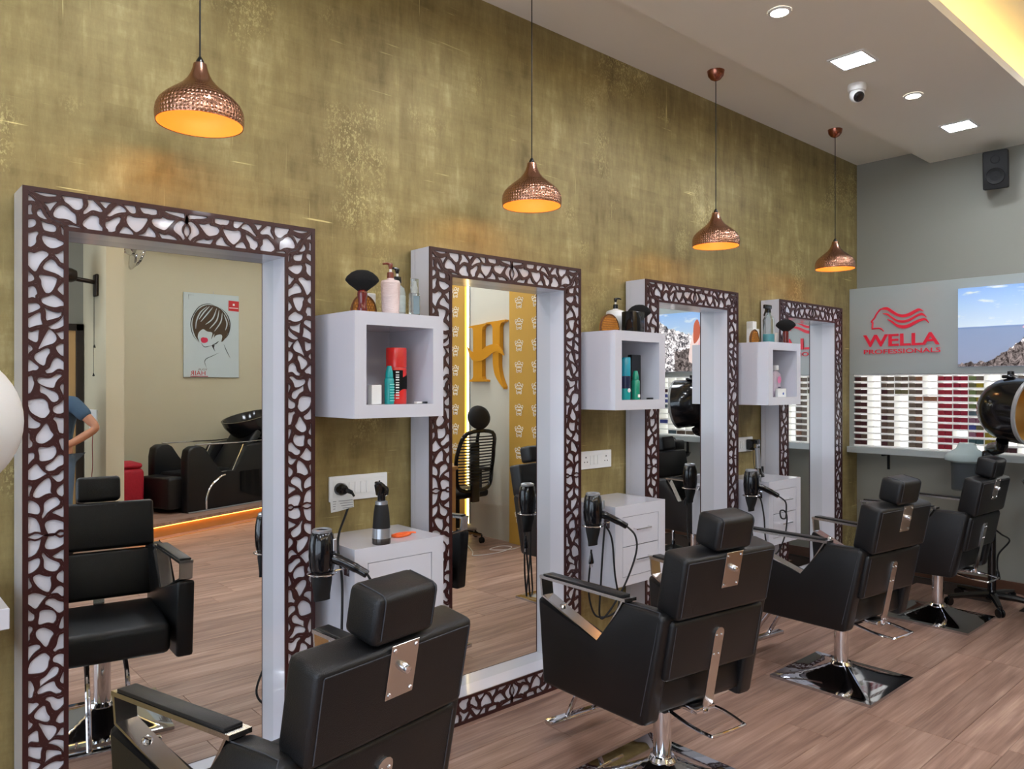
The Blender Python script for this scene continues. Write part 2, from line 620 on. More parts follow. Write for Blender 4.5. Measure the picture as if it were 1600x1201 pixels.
# ceiling: raised strip by the gold wall, dropped band, tray with cove
bm = B()
box(bm, X0, XB, 2.307, YW, HI, 3.7)
ceil = struct(obj('ceiling', bm, M_ceil, smooth=0))
bm = B(); box(bm, X0, XB, 1.34, 2.307, LO, LO + .05)
box(bm, X0, XB, 1.56, 2.307, LO + .05, 3.7)
obj('dropped_band', bm, M_ceil, ceil, 0)
bm = B(); box(bm, X0, XB, YO, -2.2, LO, 3.7)
obj('dropped_band', bm, M_ceil, ceil, 0)
bm = B(); box(bm, X0, XB, -2.2, 1.56, TR, 3.7)
obj('tray_soffit', bm, M_ceil, ceil, 0)
bm = B(); box(bm, X0 + .1, XB - .02, 1.44, 1.47, LO + .051, LO + .075)
obj('cove_light_strip', bm, M_led_w, ceil, 0)
bm = B(); box(bm, X0 + .1, XB - .02, -2.16, -2.14, LO + .05, LO + .075)
obj('cove_light_strip', bm, M_led_w, ceil, 0)
bm = B(); box(bm, XB - .014, XB, .72, 2.87, 0, .085, .003, 1)
struct(obj('baseboard_back', bm, M_wood_dark, smooth=0))

# ------------------------------------------------------------------ ceiling fixtures
def panel_light(x, y, label, z=LO):
    t = thing('ceiling_panel_light', label, 'ceiling light', (x, y, z), 0, 'square ceiling panel lights')
    h = .085 if z == LO else .28
    bm = B(); box(bm, -h, h, -h, h, -.006, -.001, .002, 1)
    obj('diffuser', bm, M_panel if z == LO else M_tray_fill, t, 0)
    g = h + .015
    bm = B(); ring_rect(bm, -g, g, -g, g, -h, h, -h, h, -.008, 0)
    bmesh.ops.rotate(bm, verts=bm.verts, cent=(0, 0, 0), matrix=Matrix.Rotation(-PI / 2, 3, 'X'))
    bmesh.ops.translate(bm, verts=bm.verts, vec=(0, 0, -.008))
    obj('trim', bm, M_whitem, t, 0)
pl = [(4.19, 1.86, 'square white panel light in the ceiling beside the dome camera'),
      (5.80, 1.84, 'square white panel light in the ceiling nearest the back wall')]
for k, x in enumerate((2.58, .97, -.64, -2.2)):
    pl.append((x, 1.86, 'square white panel light over the %s station counted from the shop front' % ('fourth', 'third', 'second', 'first')[k]))
for k, x in enumerate((-1.6, .6, 2.8, 4.2)):  # unseen row added to brighten the washing side
    pl.append((x, -2.45, 'unseen panel light added above the washing side, %s from the shop front' % ('first', 'second', 'third', 'fourth')[k]))
for k, x in enumerate((2.75, 4.1)):  # unseen pair added for more light on the poster wall
    pl.append((x, -3.35, 'unseen panel light added above the wash platform, %s' % ('nearer the pier', 'nearer the partition')[k]))
for k, x in enumerate((-1.5, .5, 2.5, 4.3)):  # unseen tray row added to fill the room more evenly
    pl.append((x, -.4, 'unseen fill panel added in the ceiling tray, %s from the shop front' % ('first', 'second', 'third', 'fourth')[k], TR))
pl.append((5.85, .5, 'unseen fill panel added in the ceiling tray beside the brand board', TR))  # unseen panel added to lift the back wall
for a in pl:
    panel_light(*a)
def downlight(x, y, label):
    t = thing('ceiling_downlight', label, 'ceiling light', (x, y, LO), 0, 'round ceiling downlights')
    bm = B(); lathe(bm, [(0, -.004), (.042, -.004), (.042, -.001), (0, -.001)], 24)
    obj('diffuser', bm, M_spot, t)
    bm = B(); lathe(bm, [(.042, -.001), (.042, -.008), (.055, -.006), (.056, -.0005)], 24, cap0=False, cap1=False)
    obj('trim_ring', bm, M_whitem, t)
downlight(3.387, 1.856, 'small round downlight at the top of the photo, left of the dome camera')
downlight(4.984, 1.838, 'small round downlight between the two square panel lights')
for k, x in enumerate((1.79, .19, -1.41)):
    downlight(x, 1.85, 'small round downlight over the %s chair' % ('second', 'first', 'entrance')[k])
# dome camera
t = thing('dome_camera', 'small white dome security camera with black lens on the ceiling', 'camera', (4.56, 2.0, LO))
bm = B(); lathe(bm, [(.052, 0), (.054, -.02), (.048, -.04), (.0, -.04)], 24); obj('mount', bm, M_whitem, t)
bm = B(); bmesh.ops.create_uvsphere(bm, u_segments=20, v_segments=12, radius=.043, matrix=Matrix.Translation((0, 0, -.062))); obj('dome', bm, M_whitem, t)
bm = B(); lathe(bm, [(0, .047), (.02, .046), (.03, .036), (.031, .03)], 20, aim((0, 0, -.062), (-.55, -.62, -.55))); obj('lens', bm, M_blackp, t)
# wall speaker
t = thing('wall_speaker', 'small black wall speaker on a bracket high on the back wall', 'speaker', (XB - .002, 1.80, 3.17))
Ms = Matrix.Translation((-.14, 0, 0)) @ Euler((0, R(-12), R(12))).to_matrix().to_4x4()
bm = B(); box(bm, -.07, .07, -.08, .08, -.14, .14, .012, 2, Ms); obj('cabinet', bm, M_blackm, t)
bm = B(); lathe(bm, [(.062, 0), (.058, .008), (.05, .004), (.02, -.004), (0, .006)], 24, Ms @ aim((-.07, 0, -.045), (-1, 0, 0))); obj('woofer', bm, M_blackm, t)
bm = B(); lathe(bm, [(.03, 0), (.026, .005), (.01, .004), (0, .008)], 20, Ms @ aim((-.07, 0, .075), (-1, 0, 0))); obj('tweeter', bm, M_blackm, t)
bm = B(); box(bm, -.012, 0, -.04, .04, -.05, .05, .003); tube(bm, [(-.005, 0, 0), (-.09, 0, 0)], .012); obj('bracket', bm, M_blackm, t)
bm = B(); tube(bm, curve([(-.02, .1, .02), (-.05, .09, -.02), (-.09, .08, .02), (-.11, .03, .05)], 6), .004, 6); obj('wire', bm, M_rubber, t)

# ------------------------------------------------------------------ mirrors with cut fretwork frames
MW, MH, RAIL, YF = .98, 2.175, .125, 2.745
def clip(poly, a, b, c):
    """keep a*x+b*y<=c"""
    out = []
    n = len(poly)
    for i in range(n):
        p, q = poly[i], poly[(i + 1) % n]
        dp, dq = a * p[0] + b * p[1] - c, a * q[0] + b * q[1] - c
        if dp <= 0:
            out.append(p)
        if dp * dq < 0:
            t = dp / (dp - dq)
            out.append((p[0] + (q[0] - p[0]) * t, p[1] + (q[1] - p[1]) * t))
    return out
def chaikin(poly, n):
    for _ in range(n):
        o = []
        for i in range(len(poly)):
            p, q = poly[i], poly[(i + 1) % len(poly)]
            o.append((p[0] * .75 + q[0] * .25, p[1] * .75 + q[1] * .25))
            o.append((p[0] * .25 + q[0] * .75, p[1] * .25 + q[1] * .75))
        poly = o
    return poly
def roundc(poly, rad):
    # drop tiny edges, then round each corner by a fixed reach
    q = []
    for i, p in enumerate(poly):
        if not q or math.hypot(p[0] - q[-1][0], p[1] - q[-1][1]) > .004:
            q.append(p)
    if len(q) > 3 and math.hypot(q[0][0] - q[-1][0], q[0][1] - q[-1][1]) < .004:
        q.pop()
    o = []
    n = len(q)
    for i in range(n):
        a, b, c = q[i - 1], q[i], q[(i + 1) % n]
        la, lc = math.hypot(a[0] - b[0], a[1] - b[1]), math.hypot(c[0] - b[0], c[1] - b[1])
        ra, rc = min(rad, la * .45) / la, min(rad, lc * .45) / lc
        p0 = (b[0] + (a[0] - b[0]) * ra, b[1] + (a[1] - b[1]) * ra)
        p2 = (b[0] + (c[0] - b[0]) * rc, b[1] + (c[1] - b[1]) * rc)
        for t_ in (0, .25, .5, .75, 1):
            o.append(tuple((1 - t_) ** 2 * p0[k] + 2 * t_ * (1 - t_) * b[k] + t_ * t_ * p2[k] for k in (0, 1)))
    return o
def hit(poly, cx, cy, dx, dy):
    best = None
    n = len(poly)
    for i in range(n):
        (x1, y1), (x2, y2) = poly[i], poly[(i + 1) % n]
        ex, ey = x2 - x1, y2 - y1
        den = dx * ey - dy * ex
        if abs(den) < 1e-12:
            continue
        t = ((x1 - cx) * ey - (y1 - cy) * ex) / den
        s = ((x1 - cx) * dy - (y1 - cy) * dx) / den
        if t > 0 and -1e-6 <= s <= 1 + 1e-6 and (best is None or t > best):
            best = t
    return best
def cells(region, seeds, half, mirrors):
    """Voronoi cells of seeds within the convex region, with their inset holes"""
    allp = list(seeds)
    for (mx, mz) in mirrors:
        for s in seeds:
            allp.append((2 * mx - s[0], s[1]) if mx is not None else (s[0], 2 * mz - s[1]))
    res = []
    for s in seeds:
        c, h = list(region), list(region)
        for q in allp:
            if q == s:
                continue
            a, b = q[0] - s[0], q[1] - s[1]
            L = math.hypot(a, b)
            if L > .3 or L < 1e-6:
                continue
            a, b = a / L, b / L
            d = a * (s[0] + q[0]) / 2 + b * (s[1] + q[1]) / 2
            c = clip(c, a, b, d)
            h = clip(h, a, b, d - half)
        # inset from the region's own edges
        n = len(region)
        for i in range(n):
            p, q = region[i], region[(i + 1) % n]
            ex, ey = q[0] - p[0], q[1] - p[1]
            L = math.hypot(ex, ey)
            a, b = ey / L, -ex / L
            h = clip(h, a, b, a * p[0] + b * p[1] - half)
        if len(c) >= 3:
            res.append((c, h))
    return res
def fretwork():
    rnd = random.Random(21)
    hw, hh = MW / 2, MH / 2
    e = .004
    side = [(e, 0), (RAIL - e, 0), (RAIL - e, hh - RAIL), (e, hh - e)]
    top = [(e, hh - e), (RAIL - e, hh - RAIL + e), (hw, hh - RAIL + e), (hw, hh - e)]
    side = side if True else side
    def ccw(p):
        a = sum(p[i][0] * p[(i + 1) % len(p)][1] - p[(i + 1) % len(p)][0] * p[i][1] for i in range(len(p)))
        return p if a > 0 else p[::-1]
    side, top = ccw(side), ccw(top)
    def inside(p, poly):
        return all((poly[(i + 1) % 4][0] - poly[i][0]) * (p[1] - poly[i][1]) - (poly[(i + 1) % 4][1] - poly[i][1]) * (p[0] - poly[i][0]) > 0 for i in range(4))
    def seeds(poly, n, bx):
        pts = []
        tries = 0
        while len(pts) < n and tries < 9000:
            tries += 1
            p = (rnd.uniform(bx[0], bx[1]), rnd.uniform(bx[2], bx[3]))
            if not inside(p, poly):
                continue
            ang = .5 * math.sin(p[1] * 11 + p[0] * 9)
            ok = True
            for q in pts:
                dx, dy = p[0] - q[0], p[1] - q[1]
                u = dx * math.cos(ang) + dy * math.sin(ang)
                v = -dx * math.sin(ang) + dy * math.cos(ang)
                if (u / 1.35) ** 2 + (v / .78) ** 2 < (.05 if tries < 4000 else .044) ** 2:
                    ok = False
                    break
            if ok:
                pts.append(p)
        return pts
    ss = seeds(side, 64, (0, RAIL, .012, hh))
    ts = seeds(top, 26, (0, hw - .012, hh - RAIL, hh))
    cl = cells(side, ss, .0068, [(None, 0)]) + cells(top, ts, .0068, [(hw, None)])
    bm = B()
    NA = 22
    def warp(x, z):
        # distance to the strip's borders in the quarter
        d = min(x, max(RAIL - x, z - (hh - RAIL)) if x > RAIL or z > hh - RAIL else RAIL - x, hh - z, )
        d = min(d, z + .03, hw - x + .03)
        w_ = max(0, min(1, (d - .006) / .03))
        w_ = w_ * w_ * (3 - 2 * w_)
        return (x + w_ * (.0085 * math.sin(z * 72 + 1.3) + .003 * math.sin(x * 110 + z * 50)), z + w_ * (.009 * math.sin(x * 70 + z * 25) + .003 * math.cos(z * 110)))
    def emit(sx, sz):
        for c, h in cl:
            if len(h) < 3:
                vs = [bm.verts.new((hw + sx * (p[0] - hw), -.007, hh + sz * p[1])) for p in c]
                bm.faces.new(vs)
                continue
            area = abs(sum(h[i][0] * h[(i + 1) % len(h)][1] - h[(i + 1) % len(h)][0] * h[i][1] for i in range(len(h)))) / 2
            hs = roundc(h, .008)
            cx = sum(p[0] for p in hs) / len(hs)
            cy = sum(p[1] for p in hs) / len(hs)
            if area < 2.5e-5:
                vs = [bm.verts.new((hw + sx * (p[0] - hw), -.007, hh + sz * p[1])) for p in c]
                bm.faces.new(vs)
                continue
            angs = sorted([2 * PI * k / NA for k in range(NA)] + [math.atan2(p[1] - cy, p[0] - cx) % (2 * PI) for p in c])
            O, I, D = [], [], []
            for a in angs:
                dx, dy = math.cos(a), math.sin(a)
                t1, t2 = hit(c, cx, cy, dx, dy), hit(hs, cx, cy, dx, dy)
                po = warp(cx + dx * t1, cy + dy * t1)
                pi_ = warp(cx + dx * t2, cy + dy * t2)
                O.append(bm.verts.new((hw + sx * (po[0] - hw), -.007, hh + sz * po[1])))
                I.append(bm.verts.new((hw + sx * (pi_[0] - hw), -.007, hh + sz * pi_[1])))
                D.append(bm.verts.new((hw + sx * (pi_[0] - hw), 0, hh + sz * pi_[1])))
            m = len(angs)
            for i in range(m):
                k = (i + 1) % m
                bm.faces.new((O[i], O[k], I[k], I[i]))
                bm.faces.new((I[i], I[k], D[k], D[i]))
    for sx in (1, -1):
        for sz in (1, -1):
            emit(sx, sz)
    ring_rect(bm, 0, MW, 0, MH, .015, MW - .015, .015, MH - .015, -.0074, 0)
    ring_rect(bm, RAIL - .013, MW - RAIL + .013, RAIL - .013, MH - RAIL + .013, RAIL, MW - RAIL, RAIL, MH - RAIL, -.0074, 0)
    return bm
def build_mirror():
    t = thing('standing_mirror', '', 'mirror', (0, 0, 0), 0, 'tall framed styling mirrors')
    bm = B(); ring_rect(bm, 0, MW, 0, MH, RAIL, MW - RAIL, RAIL, MH - RAIL, 0, .108); obj('frame_case', bm, M_white, t, 0)
    bm = B(); ring_rect(bm, 0, MW, 0, MH, RAIL, MW - RAIL, RAIL, MH - RAIL, .1095, .141); obj('back_frame', bm, M_white, t, 0)
    me_bm = fretwork()
    me = bpy.data.meshes.new('fretwork')
    me_bm.to_mesh(me)
    me_bm.free()
    me.materials.append(M_maroon)
    f = bpy.data.objects.new('fretwork', me)
    COL.objects.link(f)
    f.parent = t
    bm = B(); box(bm, RAIL - .012, MW - RAIL + .012, .100, .107, RAIL - .012, MH - RAIL + .012)
    g = obj('mirror_pane', bm, M_mirror, t, 0)
    return t
MX = [.425, 1.957, 3.482, 5.003]
mlab = ['tall mirror in maroon fretwork frame, leftmost, reflecting the hair poster',
        'tall mirror in maroon fretwork frame reflecting the golden letter sign',
        'tall mirror in maroon fretwork frame reflecting the mountain picture',
        'tall mirror in maroon fretwork frame nearest the back wall sign']
m0 = build_mirror()
mirs = []
for i in range(4):
    m = m0 if i == 0 else copy_tree(m0)
    place(m, (MX[i], YF, 0), 0, mlab[i])
    mirs.append(m)

# ------------------------------------------------------------------ wall shelf boxes and drawer cabinets
BX = [-.055, 1.472, 2.992, 4.517]
BW, YB = .42, 2.55
def build_box():
    t = thing('shelf_box', '', 'shelf', (0, 0, 0), 0, 'white wall shelf boxes')
    b0, th = .0, .052
    bm = B(); ring_rect(bm, 0, BW, 0, .415, th, BW - th, th, .415 - th, 0, .33); obj('case', bm, M_white, t, 0)
    bm = B(); box(bm, 0, BW, .3305, .343, 0, .415); obj('back_panel', bm, M_white, t, 0)
    return t
b0 = build_box()
blab = ['white open shelf box holding the red spray can', 'white open shelf box holding the green bottle and tall black box', 'white open shelf box holding the pink labelled clear bottle']
for i in range(3):
    b = b0 if i == 0 else copy_tree(b0)
    place(b, (BX[i + 1], YB, 1.43), 0, blab[i])
M_gap = P('drawer_gap_shade', (22, 23, 27), .9)  # near-black colour for the shade between the drawers
def build_cab():
    t = thing('drawer_cabinet', '', 'cabinet', (0, 0, 0), 0, 'white two-drawer wall cabinets')
    bm = B(); box(bm, 0, BW, .012, .343, 0, .42); obj('carcass', bm, M_white, t, 0)
    bm = B(); ring_rect(bm, 0, BW, 0, .42, .058, BW - .058, .045, .36, 0, .0118); obj('face_frame', bm, M_white, t, 0)
    bm = B(); box(bm, .0585, BW - .0585, .0114, .0119, .0455, .3595); obj('painted_gap_shade', bm, M_gap, t, 0)  # dark sheet painting the shade in the gaps around the drawers
    for k, (z0, z1) in enumerate(((.0475, .2005), (.2045, .3575))):
        bm = B(); box(bm, .0612, BW - .0612, .0008, .0113, z0, z1, .0008, 1)
        d = obj('drawer', bm, M_white, t, 0)
        bm = B(); zc = (z0 + z1) / 2 + .01
        tube(bm, [(.15, 0, zc), (.15, -.022, zc), (.152, -.024, zc), (.268, -.024, zc), (.27, -.022, zc), (.27, 0, zc)], .004, 8)
        obj('handle', bm, M_chrome, d)
    return t
c0 = build_cab()
clab = ['', 'white drawer cabinet with black spray bottle on top', 'white two-drawer cabinet beside the second mirror, seen behind second chair', 'white drawer cabinet with hair clipper standing on top']
CABZ = .51
for i in range(1, 4):
    c = c0 if i == 1 else copy_tree(c0)
    place(c, (BX[i], YB, CABZ), 0, clab[i])
t = thing('wall_ledge', 'white wall ledge cut by the left edge of the photo', 'shelf', (BX[0], YB, .865))
bm = B(); box(bm, 0, BW, 0, .343, 0, .06, .002, 1); obj('slab', bm, M_white, t, 0)
bm = B(); box(bm, .03, .06, .12, .342, -.14, -.0005); box(bm, .36, .39, .12, .342, -.14, -.0005); obj('bracket_pair', bm, M_white, t, 0)
TOPZ = CABZ + .42

# ------------------------------------------------------------------ pendant lamps
M_bulbglass = M_bulb
def build_pendant():
    t = thing('pendant_lamp', '', 'pendant lamp', (0, 0, 0), 0, 'hammered copper pendant lamps')
    prof = [(.1385, 0), (.141, .012), (.1415, .03), (.139, .048), (.131, .066), (.116, .083), (.096, .1), (.075, .116), (.056, .132), (.041, .15), (.031, .168), (.0245, .186), (.021, .203)]
    bm = B(); lathe(bm, prof, 40, cap0=False, cap1=True); s = obj('shade', bm, M_copper, t, 60)
    bm = B(); lathe(bm, [(r - .0025, z + .0002) for r, z in prof[:-3]], 40, cap0=False, cap1=False); obj('shade_lining', bm, M_lining, t, 60)
    bm = B(); lathe(bm, [(.1360, .0003), (.1385, -.0015), (.1388, .0003)], 40, cap0=False, cap1=False); obj('rim', bm, M_coppers, t)
    bm = B(); lathe(bm, [(.013, .203), (.013, .212), (.008, .222), (.004, .228)], 14); obj('cable_grip', bm, M_blackp, t)
    bm = B(); lathe(bm, [(.018, .165), (.018, .125), (.014, .12)], 16); obj('lamp_holder', bm, M_blackp, t)
    bm = B(); lathe(bm, [(0, .05), (.018, .055), (.028, .072), (.028, .088), (.018, .11), (.013, .122)], 16); obj('bulb', bm, M_bulbglass, t)
    return t
p0 = build_pendant()
pends = [p0] + [copy_tree(p0) for _ in range(3)]
plab = ['copper pendant lamp hanging over the leftmost mirror', 'copper pendant lamp hanging over the second mirror', 'copper pendant lamp hanging over the third mirror', 'copper pendant lamp hanging nearest the back wall']
for i, (x, z) in enumerate(((.912, 2.437), (2.448, 2.405), (3.985, 2.405), (5.56, 2.43))):
    p = pends[i]
    place(p, (x, 2.6, z), 0, plab[i])
    bm = B(); tube(bm, [(0, 0, .226), (0, 0, 3.42 - z)], .0028, 6); obj('cord', bm, M_rubber, p)
    bm = B(); lathe(bm, [(.0, 3.409 - z), (.006, 3.409 - z), (.03, 3.421 - z), (.046, 3.44 - z), (.052, 3.4695 - z)], 24); obj('ceiling_rose', bm, M_coppers, p)
    l = bpy.data.lights.new('pendant_light', 'POINT')
    l.energy = PENDANT_WATT
    l.color = (1, .62, .26)
    l.shadow_soft_size = .03
    lo = bpy.data.objects.new('pendant_light', l)
    COL.objects.link(lo)
    lo.parent = p
    lo.location = (0, 0, .035)

# ------------------------------------------------------------------ salon chairs
def build_chair():
    t = thing('salon_chair', '', 'chair', (0, 0, 0), 0, 'black leather salon chairs')
    # base plate: flat edges rising to the column in four ridges
    bm = B(); n = 24; hs = .265
    vs = {}
    for i in range(n + 1):
        for k in range(n + 1):
            x, y = -hs + 2 * hs * i / n, -hs + 2 * hs * k / n
            m = max(abs(x), abs(y)) / hs
            rr = math.hypot(x, y) / hs
            z = .014 + .095 * max(0, 1 - m) ** 1.75
            if rr < .17:
                z = max(z, .075)
            vs[i, k] = bm.verts.new((x, y, z))
    for i in range(n):
        for k in range(n):
            bm.faces.new((vs[i, k], vs[i + 1, k], vs[i + 1, k + 1], vs[i, k + 1]))
    be = [e for e in bm.edges if e.is_boundary]
    r = bmesh.ops.extrude_edge_only(bm, edges=be)
    for v in r['geom']:
        if isinstance(v, bmesh.types.BMVert):
            v.co.z = 0
    obj('base_plate', bm, P('dark_chrome', (196, 198, 204), .05, 1., var=.02), t, 40)
    bm = B(); lathe(bm, [(.055, .07), (.056, .085), (.047, .098), (.036, .1), (.036, .34)], 28); obj('column', bm, M_chrome, t)
    bm = B(); box(bm, -.11, .11, -.12, .12, .325, .362, .006); obj('lift_housing', bm, M_blackm, t)
    bm = B(); box(bm, -.25, .25, -.195, .335, .37, .505, .03, 3); obj('seat', bm, M_leather, t, 60)
    for s in (-1, 1):
        side_poly = [(.335, .345), (.365, .69), (.345, .69), (.03, .578), (-.09, .765), (-.262, .765), (-.282, .745), (-.20, .355), (-.18, .345)]
        bm = B()
        prism(bm, side_poly, s * .243, s * .315, YZ, 0, .014, 2)
        sp = obj('side_panel', bm, M_leather, t, 50)
        # stitched seam just inside the outer face
        bm = B()
        tube(bm, curve([(s * .303, -.10, .7655), (s * .303, -.24, .7655), (s * .314, -.257, .73), (s * .3155, -.18, .385)], 4), .0016, 5)
        obj('seam', bm, M_stitch, sp)
        # chrome trim of the arm opening
        xm0, xm1 = s * .252, s * .306
        def strip(a, b, th, xa=xm0, xb=xm1):
            d = Vector((0, b[0] - a[0], b[1] - a[1]))
            nrm = Vector((0, -d.z, d.y)).normalized() * th
            q = []
            for xx in (xa, xb):
                q.append([bm.verts.new(Vector((xx, a[0], a[1])) + o_) for o_ in (Vector(), d, d + nrm, nrm)])
            for k in range(4):
                bm.faces.new((q[0][k], q[0][(k + 1) % 4], q[1][(k + 1) % 4], q[1][k]))
            bm.faces.new(q[0]); bm.faces.new(q[1][::-1])
        bm = B()
        strip((.036, .584), (.352, .697), .007)
        strip((-.082, .772), (.033, .584), -.007)
        strip((.352, .697), (.362, .778), .009)
        strip((-.1, .768), (.362, .768), .012, s * .250, s * .308)
        tr = obj('arm_trim', bm, M_steel, sp, 30)
        bm = B(); lathe(bm, [(.013, 0), (.013, .004), (.009, .009), (0, .011)], 14, aim((s * .279, .255, .6695), (0, -.34, .94))); obj('screw', bm, M_chrome, sp)
        bm = B(); box(bm, s * .279 - .025, s * .279 + .025, -.075, .345, .779, .788, .003); obj('arm_pad', bm, M_leather, sp, 50)
        # the arms open out a little towards the front
        for q in [sp] + list(sp.children):
            for v in q.data.vertices:
                v.co.x += s * (-.008 + .105 * v.co.y)
    # reclined backrest, built in its own frame (x, forward n, up along t)
    a = math.atan2(.09, .455)
    MB = Matrix.Translation((0, -.255, .51)) @ Matrix.Rotation(a, 4, 'X')
    bm = B(); box(bm, -.243, .243, 0, .095, .0, .228, .018, 3, MB); lb = obj('lower_backrest', bm, M_leather, t, 55)
    bm = B(); box(bm, -.243, .243, -.012, .10, .235, .464, .018, 3, MB); ub = obj('upper_backrest', bm, M_leather, t, 55)
    bm = B()
    tube(bm, [MB @ Vector(q) for q in ((-.2265, -.0122, .253), (-.2265, -.0122, .446), (-.224, -.0122, .448), (.224, -.0122, .448), (.2265, -.0122, .446), (.2265, -.0122, .253))], .0016, 5)
    obj('seam', bm, M_stitch, ub)
    for s in (-1, 1):
        bm = B()
        tube(bm, [MB @ Vector((s * .2265, -.0002, .018)), MB @ Vector((s * .2265, -.0002, .211))], .0016, 5)
        obj('seam', bm, M_stitch, lb)
    bm = B(); box(bm, -.097, .097, -.012, .10, .470, .592, .02, 3, MB); hr = obj('headrest', bm, M_leather, t, 55)
    for s in (-1, 1):
        bm = B()
        tube(bm, curve([MB @ Vector(q) for q in ((s * .0785, -.0122, .49), (s * .0785, -.0122, .572), (s * .0785, -.006, .5865), (s * .0785, .008, .5922), (s * .0785, .08, .5922))], 4), .0015, 5)
        obj('seam', bm, M_stitch, hr)
    bm = B(); box(bm, -.043, .043, -.0165, -.0122, .335, .468, .001, 1, MB); hp = obj('headrest_plate', bm, M_steel, t, 30)
    for (x, z) in ((-.033, .347), (.033, .347), (-.033, .455), (.033, .455)):
        bm = B(); lathe(bm, [(.005, 0), (.0045, .003), (0, .004)], 10, MB @ aim((x, -.0165, z), (0, -1, 0))); obj('screw', bm, M_chrome, hp)
    bm = B(); lathe(bm, [(.012, 0), (.012, .008), (.009, .018), (0, .021)], 16, MB @ aim((0, -.0165, .408), (0, -1, 0))); obj('knob', bm, M_chrome, hp)
    bm = B()
    prof = [(-.024, -.14), (.024, -.14), (.024, .15)] + [(.024 * math.cos(q * PI / 6), .15 + .024 * math.sin(q * PI / 6)) for q in range(1, 6)] + [(-.024, .15)]
    prism(bm, prof, -.006, -.0005, lambda a_, b_, d: MB @ Vector((a_, d, b_)))
    bar = obj('back_bar', bm, M_steel, t, 30)
    for (x, z) in ((-.012, .145), (.012, .145), (-.012, .07), (.012, .07)):
        bm = B(); lathe(bm, [(.005, 0), (.0045, .003), (0, .004)], 10, MB @ aim((x, -.006, z), (0, -1, 0))); obj('screw', bm, M_chrome, bar)
    bm = B(); box(bm, -.05, .05, -.225, -.12, .345, .368, .004); tube(bm, [(0, -.225, .39), (0, -.225, .345)], .012, 10)
    obj('hinge', bm, M_chrome, t)
    bm = B(); tube(bm, curve([(-.09, -.10, .345), (-.095, -.22, .325), (-.09, -.315, .318), (-.07, -.335, .318), (.07, -.335, .318), (.09, -.315, .318), (.095, -.22, .33), (.06, -.15, .345)], 5), .0065, 8)
    obj('foot_lever', bm, M_chrome, t)
    for s in (-1, 1):
        bm = B()
        tube(bm, curve([(s * .075, .22, .36), (s * .075, .33, .33), (s * .075, .43, .22), (s * .075, .50, .11), (s * .075, .515, .085)], 4), .011, 10)
        obj('footrest_stay', bm, M_chrome, t)
    bm = B(); box(bm, -.19, .19, .485, .53, .07, .092, .005); obj('footrest_bar', bm, M_chrome, t)
    return t
ch0 = build_chair()
chs = [(.915, 1.815, 0, 10, 'black leather salon chair closest to the camera, cut by the bottom edge'),
       (2.435, 1.833, 0, -8, 'black leather salon chair facing the second mirror'),
       (3.985, 1.83, .012, -7, 'black leather salon chair facing the third mirror, whole base in view'),
       (5.52, 1.88, .0, -2.5, 'black leather salon chair furthest away, beside the black hood dryer')]
for i, (x, y, dz, rz, lb) in enumerate(chs):
    c = ch0 if i == 0 else copy_tree(ch0)
    place(c, (x, y, 0), R(rz), lb)
    if rz:
        # base plate stays square to the room
        for k in c.children:
            if k.name.startswith('base_plate'):
                k.rotation_euler = (0, 0, R(-rz + (0 if i else 8)))

# ------------------------------------------------------------------ hair dryers in ring holders
def build_dryer():
    t = thing('hair_dryer', '', 'hair dryer', (0, 0, 0), 0, 'black hair dryers hanging nozzle down')
    bm = B(); lathe(bm, [(.033, .262), (.042, .25), (.048, .215), (.05, .17), (.047, .13), (.041, .105), (.036, .098)], 24, cap0=True, cap1=True); body = obj('barrel', bm, M_blackp, t)
    bm = B(); lathe(bm, [(.036, .255), (.037, .266), (.032, .27), (.027, .268), (.026, .2625)], 24, cap0=False, cap1=False); obj('rear_ring', bm, M_grey, t)
    bm = B(); lathe(bm, [(.027, .2635), (.02, .266), (0, .267)], 20, cap0=False); obj('intake_grille', bm, M_blackm, t)
    bm = B()
    rings = []
    for z, a, b in ((.1, .038, .038), (.08, .039, .036), (.05, .036, .026), (.02, .034, .012), (0, .034, .009)):
        rings.append([bm.verts.new((a * math.cos(2 * PI * k / 20), b * math.sin(2 * PI * k / 20), z)) for k in range(20)])
    for p, q in zip(rings, rings[1:]):
        for k in range(20):
            bm.faces.new((p[k], p[(k + 1) % 20], q[(k + 1) % 20], q[k]))
    bm.faces.new(rings[0]); bm.faces.new(rings[-1])
    obj('nozzle', bm, M_blackm, t)
    bm = B(); tube(bm, curve([(.02, -.02, .165), (.055, -.055, .148), (.10, -.095, .118), (.125, -.12, .098)], 5), [.02] * 5 + [.018] * 5 + [.016] * 5 + [.013], 12); obj('handle', bm, M_blackp, t)
    bm = B(); box(bm, .02, .035, -.0515, -.046, .19, .235, .002, 1); obj('badge', bm, M_grey, t)
    return t
d0 = build_dryer()
dlab = ['black hair dryer hanging beside the first cabinet, plugged into the wall', 'black hair dryer hanging beside the second cabinet with its plug dangling', 'black hair dryer hanging beside the cabinet nearest the back wall']
DP = [(1.362, 2.60, .748), (2.876, 2.60, .742), (4.405, 2.61, .748)]
hold0 = None
drs = [d0, copy_tree(d0), copy_tree(d0)]
